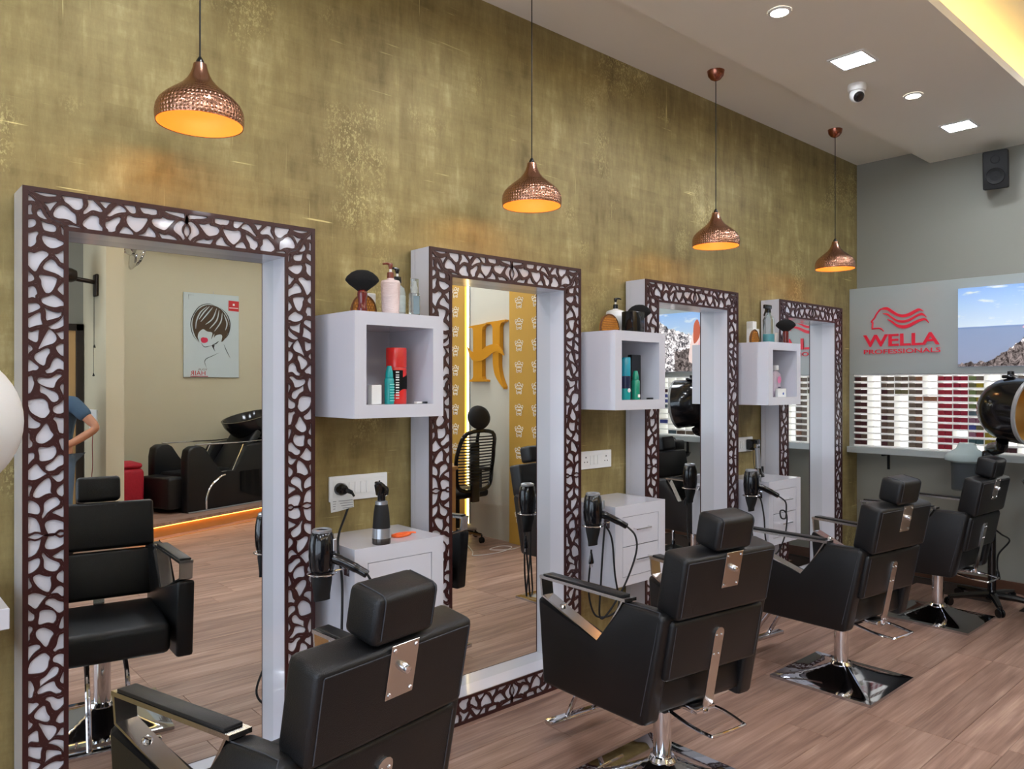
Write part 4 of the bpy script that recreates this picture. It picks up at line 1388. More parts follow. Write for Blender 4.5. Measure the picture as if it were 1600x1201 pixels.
def rocks(name, prof, x, mat):
    bm = B()
    up = []
    for (a, za), (b, zb) in zip(prof, prof[1:]):
        for k in range(6):
            u = k / 6
            up.append((a + (b - a) * u, max(.002, za + (zb - za) * u + rnd.uniform(-.012, .012) * (1 if za + zb > .03 else .1))))
    up.append(prof[-1])
    lo = [(p[0], 0.001) for p in up]
    A = [bm.verts.new((x, p[0] - PY1, p[1])) for p in up]; C = [bm.verts.new((x, p[0] - PY1, p[1])) for p in lo]
    for k in range(len(up) - 1):
        bm.faces.new((A[k], A[k + 1], C[k + 1], C[k]))
    bmesh.ops.solidify(bm, geom=bm.faces[:], thickness=.0006)
    obj(name, bm, mat, t, 0)
rocks('far_rocks', [(PY0, .56), (.75, .55), (.85, .5), (.95, .44), (1.1, .40), (1.25, .36), (1.4, .32), (1.5, .27), (1.6, .22), (1.7, .13), (1.8, .03)], -.0128, rock_mat('pale_rock_print', (70, 66, 74), (232, 228, 228), .6))
rocks('near_rocks', [(1.0, .2), (1.2, .24), (1.45, .22), (1.62, .18), (1.72, .12), (1.80, .06), (1.88, .035), (2.0, .03), (PY1 - .002, .02)], -.0136, rock_mat('near_rock_print', (86, 74, 72), (196, 186, 184), .3))
bm = B(); prism(bm, [(p.x - PY1, p.y) for p in curve([(1.18, .1, 0), (1.34, .1, 0), (1.32, .3, 0), (1.3, .40, 0), (1.23, .40, 0), (1.2, .3, 0)], 4, True)], -.0150, -.0143, YZ); obj('pale_dress', bm, P('dress_print', (238, 214, 208), .5, emit=(238, 214, 208), es=.4), t, 0)
bm = B(); prism(bm, [(p.x - PY1, p.y) for p in curve([(1.24, .28, 0), (1.30, .34, 0), (1.31, .44, 0), (1.28, .52, 0), (1.24, .48, 0), (1.23, .38, 0)], 4, True)], -.0158, -.0151, YZ); obj('auburn_hair', bm, P('hair_print', (186, 92, 66), .5, emit=(186, 92, 66), es=.4), t, 0)
bm = B(); prism(bm, [(p.x - PY1, p.y) for p in curve([(1.3, .3, 0), (1.4, .34, 0), (1.6, .30, 0), (1.6, .27, 0), (1.4, .26, 0), (1.3, .22, 0)], 4, True)], -.0150, -.0143, YZ); obj('pink_scarf', bm, P('scarf_print', (226, 186, 196), .5, emit=(226, 186, 196), es=.3), t, 0)

# colour rack
t = rack = thing('colour_rack', 'white backlit pigeonhole rack full of hair colour boxes', 'rack', (XF, 2.893, .998))
RZ0, RZ1, CW, RWp = 1.052, 1.6425, .1082, .0537
NC = 22
Yr = lambda y: y - 2.893
Zr = lambda z: z - .998
bm = B(); box(bm, .135, .148, Yr(RY0), 0, 0, .654); obj('light_panel', bm, M_racklight, rack, 0)
bm = B(); box(bm, 0, .134, Yr(2.853), 0, .0, .654); obj('end_panel', bm, M_board, rack, 0)
bm = B(); box(bm, 0, .134, Yr(RY0), Yr(2.853), Zr(1.646), .654); obj('top_rail', bm, M_white, rack, 0)
bm = B(); box(bm, -.05, .134, Yr(RY0), 0, -.05 + .046, Zr(1.046), .002, 1); obj('ledge', bm, M_board, rack, 0)
sh0 = None
for k in range(12):
    z = RZ1 - k * RWp
    if k == 11:
        z = RZ0 + .001
    if sh0 is None:
        bm = B(); box(bm, .003, .134, Yr(RY0), Yr(2.853), -.003, .0); box(bm, .0, .003, Yr(RY0), Yr(2.853), -.004, .009); sh0 = obj('shelf_board', bm, M_acryl, rack, 0); sh0.location = (0, 0, Zr(z))
    else:
        again('shelf_board', sh0, rack, (0, 0, Zr(z)))
dv0 = None
for k in range(1, NC):
    y = 2.851 - k * CW
    if dv0 is None:
        bm = B(); box(bm, .004, .134, -.0015, .0015, Zr(RZ0), Zr(RZ1)); dv0 = obj('divider', bm, M_acryl, rack, 0); dv0.location = (0, Yr(y), 0)
    else:
        again('divider', dv0, rack, (0, Yr(y), 0))
for k in range(5):
    bm = B(); yy = Yr(2.62 - k * .52)
    prism(bm, [(-.0, -.006), (.134, -.006), (.134, -.14), (.118, -.14), (.118, -.022), (0, -.022)], yy - .008, yy + .008, lambda a, b, d: Vector((a, d, b)))
    obj('bracket', bm, M_blackm, rack, 0)
ORD = ['top', 'second', 'third', 'fourth', 'fifth', 'sixth', 'seventh', 'eighth', 'ninth', 'tenth', 'bottom']
CARD = ['first', 'second', 'third', 'fourth', 'fifth', 'sixth', 'seventh', 'eighth', 'ninth', 'tenth', 'eleventh', 'twelfth', 'thirteenth', 'fourteenth', 'fifteenth', 'sixteenth', 'seventeenth', 'eighteenth', 'nineteenth', 'twentieth', 'twenty-first', 'twenty-second']
PAL = {'plum': (74, 40, 44), 'brown': (96, 78, 66), 'taupe': (112, 98, 84), 'olive': (104, 98, 66), 'copper': (140, 96, 70), 'red': (150, 34, 50), 'crimson': (142, 22, 48), 'moss': (104, 118, 70), 'slate': (84, 100, 108), 'mauve': (138, 94, 112), 'blue': (70, 80, 150), 'mustard': (150, 132, 30), 'teal': (60, 88, 92)}
PM = {k: P('box_' + k, v, .35, var=.25, scale=120) for k, v in PAL.items()}
plan = {}
for r in range(11):
    plan[0, r] = ('plum', 'plum' if r % 3 else 'brown')
    plan[2, r] = ('brown' if r % 4 != 2 else 'plum', 'taupe')
    plan[4, r] = ('taupe', 'brown' if r % 3 else 'copper')
    plan[6, r] = ('red', 'crimson' if r % 2 else 'red')
for r in range(3):
    plan[3, r] = ('taupe' if r < 2 else 'olive', 'brown' if r < 2 else 'olive')
plan[5, 3] = ('copper', 'copper')
for r in list(range(8)) + [9]:
    plan[7, r] = ('crimson', 'red' if r % 3 == 1 else 'crimson')
for r, c in enumerate((('moss', 'taupe'), ('olive', 'mustard'), ('moss', 'olive'), ('moss', 'mustard'), ('moss', 'olive'), ('slate', 'slate'), ('mauve', 'mauve'), ('blue', 'olive'), ('mauve', 'red'), ('teal', 'teal'))):
    plan[8, r] = c
for r in (6, 7, 8, 9, 10):
    plan[9, r] = ('mustard', 'mustard')
rnd = random.Random(8)
for c in range(10, NC):
    for r in range(11):
        if rnd.random() < .22:
            k = rnd.choice(['brown', 'taupe', 'slate', 'plum', 'blue', 'taupe'])
            plan[c, r] = (k, k)
hb0 = None
for (c, r), cols in sorted(plan.items()):
    for s, kcol in enumerate(cols):
        y = 2.851 - c * CW - (.029 if s == 0 else .079)
        z = RZ1 - (r + 1) * RWp + .0091
        if r == 10:
            z = RZ0 + .0105
        if hb0 is None:
            bm = B(); box(bm, 0, .10, -.0235, .0235, 0, .0335, .001, 1)
            hb0 = obj('hair_colour_box', bm, M_whitem, None, 0)
            o = hb0
            o.location = (XF + .004, y, z)
        else:
            o = again('hair_colour_box', hb0, None, (XF + .004, y, z))
        o.material_slots[0].link = 'OBJECT'
        o.material_slots[0].material = PM[kcol]
        tag(o, '%s hair colour box, %s rack column, %s row, %s of the pair' % (kcol, CARD[c], ORD[r], ('left', 'right')[s]), 'box', 'hair colour boxes in the backlit rack')

# ------------------------------------------------------------------ hood dryer and steamer by the back wall
def star_base(t, cx, cy, L, mat, n=5, a0=0., hub=.07, cast=M_blackp):
    bm = B(); lathe(bm, [(.0, hub - .02), (.04, hub - .02), (.045, hub + .015), (.028, hub + .05), (.0, hub + .05)], 18, Matrix.Translation((cx, cy, 0)), cap0=False, cap1=False); obj('hub', bm, mat, t)
    for k in range(n):
        a = a0 + 2 * PI * k / n
        bm = B(); tube(bm, [(cx, cy, hub + .015), (cx + .5 * L * math.cos(a), cy + .5 * L * math.sin(a), hub + .01), (cx + L * math.cos(a), cy + L * math.sin(a), hub - .005)], [.026, .021, .015], 8, flat=1.2); lg = obj('leg', bm, mat, t)
        ex, ey = cx + L * math.cos(a), cy + L * math.sin(a)
        bm = B()
        for s in (-1, 1):
            lathe(bm, [(0, -.006), (.028, -.006), (.03, 0), (.028, .006), (0, .006)], 16, aim((ex - s * .012 * math.sin(a + .5), ey + s * .012 * math.cos(a + .5), .0305), (-math.sin(a + .5), math.cos(a + .5), 0)), cap0=False, cap1=False)
        tube(bm, [(ex, ey, .03), (ex, ey, hub)], .008, 8)
        obj('caster', bm, cast, lg)
t = thing('hood_dryer', 'black hood dryer with gold lining on a rolling stand at the right edge', 'hood dryer', (6.08, 1.72, 0))
star_base(t, 0, 0, .29, M_blackp, 5, R(205))
bm = B(); tube(bm, [(0, 0, .08), (0, 0, .62)], .026, 14); tube(bm, [(0, 0, .55), (0, 0, 1.06)], .018, 12); obj('column', bm, M_blackp, t)
hc = Vector((-.15, -.165, 1.395)); hd = Vector((-.26, -.95, -.08)).normalized()
prof = [(0, -.20), (.05, -.196), (.11, -.178), (.16, -.14), (.198, -.085), (.216, -.02), (.221, .05), (.223, .13)]
bm = B(); lathe(bm, prof, 40, aim(hc, hd), cap1=False); hood = obj('hood_shell', bm, M_blackp, t, 50)
bm = B(); lathe(bm, [(0, -.17), (.1, -.155), (.17, -.1), (.196, 0), (.203, .12)], 40, aim(hc, hd), cap1=False); obj('gold_lining', bm, P('gold_lining', (196, 150, 78), .35, .4), hood, 50)
bm = B(); lathe(bm, [(.200, .125), (.21, .14), (.224, .14), (.228, .128), (.224, .118)], 40, aim(hc, hd), cap0=False, cap1=False); obj('rim_ring', bm, P('grey_rim', (150, 150, 150), .3), hood, 50)
bm = B(); tube(bm, curve([tuple(hc + Vector((.0, .06, -.215))), tuple(hc + Vector((.03, .08, -.26))), (.0, .02, 1.10), (0, .0, 1.04)], 6), [.05] * 6 + [.045] * 6 + [.03] * 7, 12, flat=.7); obj('neck', bm, M_blackp, t)
bm = B(); box(bm, -.055, .055, -.03, .05, 1.03, 1.10, .012); obj('joint', bm, M_blackp, t, 50)
bm = B(); box(bm, hc.x - .06, hc.x + .05, hc.y - .02, hc.y + .05, hc.z + .212, hc.z + .235, .008); lathe(bm, [(.022, 0), (.02, .03), (0, .034)], 14, Matrix.Translation((hc.x + .0, hc.y + .01, hc.z + .23))); obj('vent_knob', bm, M_blackp, hood, 50)
bm = B(); tube(bm, curve([(.03, .0, .55), (.1, -.03, .5), (.33, -.02, .42), (.36, .06, .3), (.36, .065, .17)], 6), .006, 8); obj('power_cord', bm, M_rubber, t)
bm = B(); lathe(bm, [(.006, .04), (.014, .02), (.02, -.02), (.018, -.03), (0, -.03)], 12, Matrix.Translation((.36, .065, .15))); obj('plug', bm, M_blackp, t)
t = thing('hair_steamer', 'white frosted hair steamer hood with smoky visor behind the furthest chair', 'hair steamer', (6.32, 1.72, 0))
bm = B(); tube(bm, curve([(.275, .11, .93), (.2, .12, .93), (.03, .15, .96), (-.0, .17, 1.0), (-.02, .18, 1.02)], 5), .011, 10); obj('wall_arm', bm, M_whitem, t)
bm = B(); box(bm, .266, .2795, .07, .15, .88, .965, .004); obj('wall_plate', bm, M_whitem, t, 0)
Mh = Matrix.Translation((-.12, .195, 0))
bm = B(); lathe(bm, [(.105, .995), (.143, 1.01), (.146, 1.035), (.125, 1.06), (.07, 1.095), (.058, 1.125), (.05, 1.137), (0, 1.14)], 36, Mh, cap0=False); obj('hood', bm, M_frost, t, 50)
bm = B(); lathe(bm, [(.098, .79), (.1, .795), (.104, .998), (.1, .998), (.096, .80)], 30, Mh, cap0=False, cap1=False); obj('visor', bm, M_visor, t, 50)
t = thing('tool_trolley', 'black tray trolley cut by the right edge of the photo', 'trolley', (5.95, 1.34, 0))
bm = B(); lathe(bm, [(.115, 0), (.115, .012), (.08, .03), (.02, .05), (.014, .085)], 28); obj('base', bm, M_blackp, t)
bm = B(); tube(bm, [(0, 0, .08), (0, 0, .87)], .014, 10); obj('pole', bm, M_chrome, t)
bm = B(); lathe(bm, [(0, .862), (.1, .868), (.15, .895), (.165, .925), (.158, .925), (.145, .9), (0, .878)], 30, cap0=False, cap1=False); obj('tray', bm, M_blackp, t, 50)
t = thing('tool_case', 'black case standing on the tray at the right edge', 'case', (5.95, 1.34, .8785))
bm = B(); box(bm, -.085, .085, -.06, .08, 0.001, .165, .025, 3); obj('case', bm, M_leather, t, 50)
bm = B(); tube(bm, curve([(-.03, 0, .163), (-.02, 0, .18), (.02, 0, .18), (.03, 0, .163)], 4), .005, 8); obj('handle', bm, M_blackp, t)

# ------------------------------------------------------------------ washing side of the room, seen in the leftmost mirror
# raised platform with a slanted front edge and warm light under its lip
slope = (-3.45 + 2.33) / (5.0 - 2.08)
pf = lambda x, o=0.: (x, -2.33 + slope * (x - 2.08) + o)
plat = thing('wash_platform', 'raised wooden platform with warm light strip under the wash unit', 'platform', (2.08, YO, 0))
PL_ = lambda p: (p[0] - 2.08, p[1] - YO)
bm = B(); prism(bm, [PL_(p) for p in ((2.082, YO + .002), (4.998, YO + .002), pf(4.998, -.06), pf(2.082, -.06))], .0005, .115, XY); obj('riser', bm, P('riser_oak', (190, 140, 84), .4, var=.15, stretch=(1, 1, 6)), plat, 0)
npl = 8
for k in range(npl):
    # deck boards laid parallel to the front edge
    o0, o1 = -k * .19, -(k + 1) * .19 + .0015
    poly = [pf(2.082, o0), pf(4.998, o0), pf(4.998, o1), pf(2.082, o1)]
    poly = clip([(p[0], p[1]) for p in poly], 0, -1, -(YO + .002))
    if len(poly) < 3:
        continue
    bm = B(); prism(bm, [PL_(p) for p in poly], .1155, .15, XY); obj('deck_board', bm, M_plank, plat, 0)
bm = B(); prism(bm, [PL_(p) for p in (pf(2.09, -.03), pf(4.99, -.03), pf(4.99, -.045), pf(2.09, -.045))], .103, .1145, XY); obj('light_strip', bm, emitter('orange_led', (255, 168, 70), 7), plat, 0)
bm = B(); prism(bm, [PL_(p) for p in (pf(2.09, .10), pf(4.99, .10), pf(4.99, .085), pf(2.09, .085))], .0003, .004, XY); obj('edge_trim', bm, P('brass_trim', (220, 170, 90), .3, .6), plat, 0)
# wash unit
Wd = .70
t = thing('wash_unit', 'black leather hair washing chair unit with basin on the platform', 'wash unit', (2.872, -2.87, .1503), R(-19))
def wbox(name, *a, par=t, mat=M_leather, bev=.03):
    bm = B(); box(bm, *a, bev, 3); return obj(name, bm, mat, par, 55)
armp = [(0, .0), (1.55, 0), (1.55, .60), (1.3, .74), (.82, .70), (.66, .40), (.44, .40), (.24, .70), (.18, .735), (.08, .735), (.02, .70), (.0, .6)]
for s, (y0, y1) in enumerate(((-.0, -.13), (-Wd + .13, -Wd))):
    bm = B(); prism(bm, armp, y0, y1, XZ, 0, .02, 2); ap = obj('side_panel', bm, M_leather, t, 50)
    bm = B(); tube(bm, [(.14, (y0 + y1) / 2, .745), (.9, (y0 + y1) / 2, .735), (1.3, (y0 + y1) / 2, .75)], .008, 8); obj('arm_rail', bm, M_chrome, ap)
    bm = B(); tube(bm, [(.26, (y0 + y1) / 2, .70), (.44, (y0 + y1) / 2, .413), (.66, (y0 + y1) / 2, .413), (.82, (y0 + y1) / 2, .712)], .007, 8); obj('opening_trim', bm, M_chrome, ap)
bm = B(); tube(bm, curve([(.24, .004, .02), (.245, .004, .15), (.3, .004, .27), (.42, .004, .36), (.5, .004, .385)], 6), .01, 8, flat=.5); obj('curved_trim', bm, M_chrome, t)
wbox('seat', .06, .78, -Wd + .132, -.132, .12, .43)
wbox('leg_rest', -.16, .055, -Wd + .10, -.10, .05, .40)
bm = B(); box(bm, .0, .1, -Wd + .135, -.135, 0, .62, .03, 3, Matrix.Translation((.72, 0, .40)) @ Matrix.Rotation(R(38), 4, 'Y')); obj('backrest', bm, M_leather, t, 55)
bm = B()
for k in range(26):
    pass
gx = 26
g = [[bm.verts.new((.72 + .8 * i / gx, .012 + .012 * math.sin(i * 1.7) * (1 - k / 5), .40 - .34 * (k / 5) * (1 - .35 * (2 * i / gx - 1) ** 2))) for k in range(6)] for i in range(gx + 1)]
for i in range(gx):
    for k in range(5):
        bm.faces.new((g[i][k], g[i + 1][k], g[i + 1][k + 1], g[i][k + 1]))
bmesh.ops.solidify(bm, geom=bm.faces[:], thickness=.008)
obj('gathered_skirt', bm, M_leather, t, 60)
bm = B(); tube(bm, [(-.0, .01, .009), (1.55, .01, .009)], .008, 6); obj('floor_trim', bm, M_grey, t)
wbox('basin_cabinet', 1.20, 1.75, -Wd + .1, -.1, .0, .76, bev=.02)
bm = B(); lathe(bm, [(0, .80), (.12, .80), (.2, .86), (.27, .98), (.29, 1.06), (.27, 1.06), (.24, .98), (.17, .88), (0, .85)], 36, Matrix.Translation((1.38, -Wd / 2, 0)) @ Matrix.Rotation(R(-14), 4, 'Y'), 1.15, .95, cap0=False, cap1=False); obj('basin', bm, M_blackp, t, 60)
bm = B(); tube(bm, [(1.4, -Wd / 2, .74), (1.4, -Wd / 2, .86)], .06, 14); obj('basin_pedestal', bm, M_blackp, t)
# red ottoman
t = thing('red_ottoman', 'red upholstered pouffe beside the pier, seen in the leftmost mirror', 'ottoman', (2.305, -3.42, .1503))
bm = B(); box(bm, -.22, .22, -.22, .22, .0, .50, .05, 4); obj('body', bm, P('red_fabric', (168, 20, 40), .7, var=.15, scale=40, bump=.3), t, 55)
bm = B(); box(bm, -.205, .205, -.205, .205, .5, .56, .03, 3); obj('cushion', bm, P('red_fabric', (168, 20, 40), .7), t, 55)
# hair poster
t = thing('hair_poster', 'white poster of a bobbed hair drawing with red lips on the cream wall', 'poster', (3.225, YO + .0005, 1.667))
bm = B(); box(bm, 0, .70, .0, .022, 0, 1.066, .003, 1); obj('canvas', bm, P('poster_white', (196, 206, 206), .5, var=.01), t, 0)
QX = lambda u: (u - 45) / 690 * .70
QZ = lambda v: 1.066 - (v - 75) / 1040 * 1.066
M_ink = P('poster_ink', (34, 26, 22), .5, var=.2)
M_hairb = P('poster_brown', (66, 46, 22), .5, var=.3, scale=12)
def shape(name, pts, d, mat, sm=True):
    c = [(p.x, p.y) for p in curve([(a, b, 0) for a, b in pts], 4, True)] if sm else pts
    bm = B(); prism(bm, [(QX(a), QZ(b)) for a, b in c], .0221 + d * .0007, .0226 + d * .0007, XZ); return obj(name, bm, mat, t, 0)
def stroke(name, pts, wd, d, mat=M_ink):
    c = curve([(QX(a), .0225 + d * .0007, QZ(b)) for a, b in pts], 6)
    n = len(c)
    bm = B(); tube(bm, c, [max(.0008, wd * math.sin(PI * (k + .6) / (n + .2))) for k in range(n)], 6, flat=1.); return obj(name, bm, mat, t)
shape('hair', [(150, 480), (165, 370), (220, 280), (330, 215), (470, 235), (560, 320), (608, 430), (600, 540), (545, 640), (510, 665), (520, 600), (500, 575), (440, 590), (415, 620), (420, 570), (380, 640), (395, 560), (330, 545), (280, 520), (230, 560), (215, 620), (235, 680), (180, 600)], 0, M_hairb)
for k, pp in enumerate((((330, 235), (250, 310), (200, 420), (190, 520)), ((400, 240), (330, 330), (250, 430)), ((450, 250), (400, 380), (310, 460)), ((480, 270), (450, 400), (360, 510)), ((520, 300), (500, 420), (420, 540)), ((360, 230), (290, 310), (230, 400)), ((540, 320), (580, 430), (560, 520)))):
    stroke('highlight', pp, .009, 1, P('poster_white', (196, 206, 206), .5))
stroke('outline', [(235, 690), (160, 600), (130, 470), (160, 350), (240, 240), (350, 200), (425, 220)], .006, 1)
stroke('outline', [(495, 240), (580, 320), (618, 440), (590, 580), (500, 668)], .007, 1)
stroke('chin_line', [(255, 690), (290, 735), (330, 735), (390, 715)], .004, 1)
stroke('jaw_line', [(390, 715), (440, 690), (475, 660)], .007, 1)
shape('neck_shadow', [(385, 715), (425, 710), (415, 745), (432, 795), (405, 755)], 1, M_ink, False)
stroke('shoulder_line', [(480, 805), (400, 845), (320, 885), (300, 930), (325, 1000)], .004, 1)
stroke('shoulder_line', [(540, 700), (575, 780), (622, 870)], .004, 1)
shape('lips', [(252, 640), (275, 620), (300, 622), (325, 625), (340, 645), (335, 672), (300, 690), (262, 680)], 1, P('poster_red', (206, 40, 74), .4))
shape('red_label', [(600, 140), (735, 145), (733, 275), (598, 270)], 0, P('label_red', (186, 34, 34), .5), False)
stroke('corner_mark', [(105, 160), (105, 110), (106, 108), (170, 106)], .002, 1)
PMt = lambda u, v: frame((QX(u), .0222, QZ(v)), (-1, 0, 0), (0, 0, 1), (0, 1, 0))
text('lettering_your', 'YOUR', .115, .024, .001, P('poster_greyred', (120, 70, 66), .5), t, PMt(333, 1030))
text('lettering_hair', 'HAIR', .185, .058, .001, P('label_red', (186, 34, 34), .5), t, PMt(308, 1092))
bm = B(); box(bm, QX(125), QX(342), .0222, .0230, QZ(1108), QZ(1099)); obj('text_rule', bm, P('label_red', (186, 34, 34), .5), t, 0)
bm = B(); box(bm, QX(655), QX(680), .0228, .0234, QZ(203), QZ(178)); obj('label_emblem', bm, M_paper, t, 0)
bm = B(); box(bm, QX(610), QX(725), .0228, .0234, QZ(238), QZ(228)); obj('label_text_bar', bm, M_paper, t, 0)
bm = B(); tube(bm, [(.375, .006, 1.06), (.375, .004, 1.10)], .003, 6); obj('hook', bm, M_grey, t)
# wall fans
def wall_fan(loc, rz, label, mat, strings, tilt=0., cage=.2):
    t = thing('wall_fan', label, 'fan', loc, rz)
    bm = B(); box(bm, 0, .03, -.06, .06, -.11, .11, .012); obj('wall_plate', bm, mat, t, 50)
    bm = B(); tube(bm, [(.02, 0, .03), (.20, 0, .05)], .022, 12); obj('arm', bm, mat, t)
    Mf = aim((.26, 0, .08), (1, 0, tilt))
    bm = B(); lathe(bm, [(0, -.08), (.05, -.075), (.07, -.03), (.07, .02), (0, .03)], 20, Mf, cap0=False, cap1=False); obj('motor', bm, mat, t)
    bm = B()
    for r, z in ((cage, .06), (cage * .7, .03), (cage * .7, .1), (cage * .35, .02), (cage * .35, .115)):
        tube(bm, [Mf @ Vector((r * math.cos(2 * PI * k / 30), r * math.sin(2 * PI * k / 30), z)) for k in range(30)], .009 if r == cage else .005, 6, True)
    for k in range(20):
        a = 2 * PI * k / 20
        tube(bm, [Mf @ Vector((.05 * math.cos(a), .05 * math.sin(a), .015)), Mf @ Vector((cage * .7 * math.cos(a), cage * .7 * math.sin(a), .03)), Mf @ Vector((cage * math.cos(a), cage * math.sin(a), .06)), Mf @ Vector((cage * .7 * math.cos(a), cage * .7 * math.sin(a), .1)), Mf @ Vector((.03 * math.cos(a), .03 * math.sin(a), .12))], .0035, 5)
    o = obj('cage', bm, mat, t); o['kind'] = 'stuff'
    bm = B(); lathe(bm, [(.05, .0), (cage * .5, .012), (cage * .85, .035), (cage * .97, .055)], 30, Mf, cap0=False, cap1=False); obj('rear_shell', bm, mat, t, 60)
    for k in range(3):
        bm = B(); a = 2 * PI * k / 3
        prism(bm, [(.03, -.02), (cage * .5, -.06), (cage * .9, -.05), (cage * .88, .05), (cage * .4, .045), (.03, .02)], .055, .06, lambda p, q, d, a=a: Mf @ Vector((p * math.cos(a) - q * math.sin(a), p * math.sin(a) + q * math.cos(a), d + q * .3))); obj('blade', bm, mat, t, 0)
    if strings:
        for s, L in ((-.02, .5), (.02, .78)):
            bm = B(); tube(bm, [(.03, s, -.105), (.03, s, -.105 - L)], .0022, 5); lathe(bm, [(.003, .02), (.012, -.01), (0, -.014)], 10, Matrix.Translation((.03, s, -.105 - L))); obj('pull_cord', bm, M_blackm, t)
wall_fan((1.92, -2.62, 2.55), PI, 'dark wall fan with pull cords, seen at the left of the first mirror', P('dark_bronze', (44, 34, 28), .4, .3), True)
wall_fan((2.08, -3.0, 2.93), 0., 'chrome wall fan above the pouffe, seen in the leftmost mirror', M_chrome, False, -.35)
# door with bluish glass beside the pier, wall outlet and cable
dr = thing('door_1', '', '', (1.895, -3.1995, 0)); del dr['label']; del dr['category']; struct(dr)
bm = B(); box(bm, -.05, .02, .0, .05, 0, 2.2, .004); box(bm, -1.0, -.93, .0, .05, 0, 2.2, .004); box(bm, -1.0, .02, .0, .05, 2.13, 2.2, .004); obj('door_frame', bm, P('dark_door_frame', (40, 32, 28), .4), dr, 0)
bm = B(); box(bm, -.93, -.05, .0, .03, 0, 2.13, .003); obj('door_leaf', bm, P('oak_door', (186, 150, 100), .5, var=.15, stretch=(1, 1, .1)), dr, 0)
bm = B(); box(bm, -.85, -.14, .031, .035, .9, 2.0); obj('door_glass', bm, P('frosted_door_glass', (176, 192, 206), .3), dr, 0)
t = thing('switch_plate', 'white wall switch plate on the pier behind the standing person', 'power outlet', (1.92, -2.75, 1.22), 0)
bm = B(); box(bm, -.012, -.0005, -.14, .14, -.1, .1, .003); obj('plate', bm, M_whitem, t, 0)
for k in range(5):
    bm = B(); box(bm, -.017, -.0122, -.105 + k * .045, -.075 + k * .045, -.03, .03, .002); obj('switch', bm, M_whitem, t, 0)
bm = B(); tube(bm, curve([(-.02, .05, -.1), (-.03, .06, -.25), (-.02, .03, -.45), (-.02, -.02, -.6)], 6), .004, 6); obj('cable', bm, P('red_cable', (140, 40, 40), .5), t)

# ------------------------------------------------------------------ reception wall seen in the second mirror
wp = wall_part
def colpanel(y0, y1, label):
    t = thing('patterned_panel', label, 'wall panel', (4.9995, (y0 + y1) / 2, 0), 0, 'gold patterned wall panels')
    w2 = (y1 - y0) / 2
    bm = B(); box(bm, -.03, 0, -w2, w2, .0005, 3.35, .002, 1); obj('board', bm, P('gold_panel', (190, 148, 66), .4, .2, var=.04, scale=3), t, 0)
    return t, w2
M_motif = P('motif_white', (226, 220, 206), .5)
def motif_mesh():
    bm = B()
    def st(pts, r=.0042):
        tube(bm, curve([(-.0305, a, b) for a, b in pts], 4), r, 5)
    for s in (-1, 1):
        st([(0, .06), (s * .02, .045), (s * .015, .03), (0, .03)])
        st([(0, .025), (s * .03, .03), (s * .05, .015), (s * .035, .0), (s * .02, .008)])
        st([(s * .01, .0), (s * .035, -.015), (s * .03, -.035), (s * .012, -.03)])
        st([(s * .004, -.03), (s * .016, -.05), (s * .034, -.048), (s * .03, -.036)], .0036)
        st([(s * .03, .02), (s * .056, .028), (s * .052, .046), (s * .036, .042)], .0034)
    lathe(bm, [(0, -.004), (.012, -.004), (.012, .004), (0, .004)], 10, aim((-.0305, 0, .0), (1, 0, 0)), cap0=False, cap1=False)
    return bm
mot0 = None
for (y0, y1, off, ys, lb) in ((-.95, -.628, .0, (-.788,), 'gold wall panel with white motifs left of the light strip in the second mirror'),
                              (.084, .62, .02, (.23, .47), 'gold wall panel with white motifs right of the golden letter in the mirror')):
    t, w2 = colpanel(y0, y1, lb)
    for yy in ys:
        for k in range(14):
            z = .25 + off + k * .21
            if mot0 is None:
                mot0 = obj('motif', motif_mesh(), M_motif, t); mot0.location = (0, yy - (y0 + y1) / 2, z)
            else:
                again('motif', mot0, t, (0, yy - (y0 + y1) / 2, z))
t = thing('wall_light_strip', 'vertical warm light strip beside the gold panel on the reception wall', 'light strip', (4.9995, -.595, .1))
bm = B(); box(bm, -.012, 0, -.022, .022, 0, 3.2); obj('diffuser', bm, emitter('strip_led', (255, 226, 150), 6), t, 0)
bm = B(); box(bm, -.016, 0, .0225, .03, 0, 3.2); obj('channel', bm, M_grey, t, 0)
# golden letter sign
t = thing('letter_sign', 'golden three-dimensional letter H sign with a wavy crossbar', 'sign', (4.9995, -.25, 1.85))
gy = lambda u: -.542 + (u - 130) / 160 * .585 + .25
gz = lambda v: 2.193 - (v - 217) / 283 * .668 - 1.85
def gshape(name, pts, d0=-.05, d1=-.0005):
    bm = B(); prism(bm, [(gy(a), gz(b)) for a, b in pts], d0, d1, YZ); return obj(name, bm, M_gold, t, 20)
gshape('stem', [(130, 222), (212, 214), (212, 222), (196, 228), (192, 240), (192, 445), (196, 456), (212, 460), (212, 468), (132, 468), (132, 462), (148, 456), (152, 445), (152, 240), (148, 230), (130, 228)])
gshape('stem', [(208, 212), (290, 207), (290, 214), (274, 220), (268, 235), (268, 335), (238, 330), (238, 235), (232, 222), (208, 218)])
wave = [(p.x, p.y) for p in curve([(128, 312, 0), (150, 335, 0), (185, 335, 0), (215, 315, 0), (250, 308, 0), (275, 325, 0), (288, 355, 0)], 5)] + [(p.x, p.y) for p in curve([(288, 358, 0), (262, 342, 0), (240, 345, 0), (215, 365, 0), (185, 378, 0), (150, 370, 0), (128, 316, 0)], 5)]
gshape('wave_bar', wave, -.062, -.0505)
tail = [(p.x, p.y) for p in curve([(238, 338, 0), (240, 400, 0), (252, 450, 0), (285, 500, 0)], 5)] + [(p.x, p.y) for p in curve([(286, 490, 0), (272, 450, 0), (264, 400, 0), (264, 338, 0)], 5)]
gshape('tail', tail)
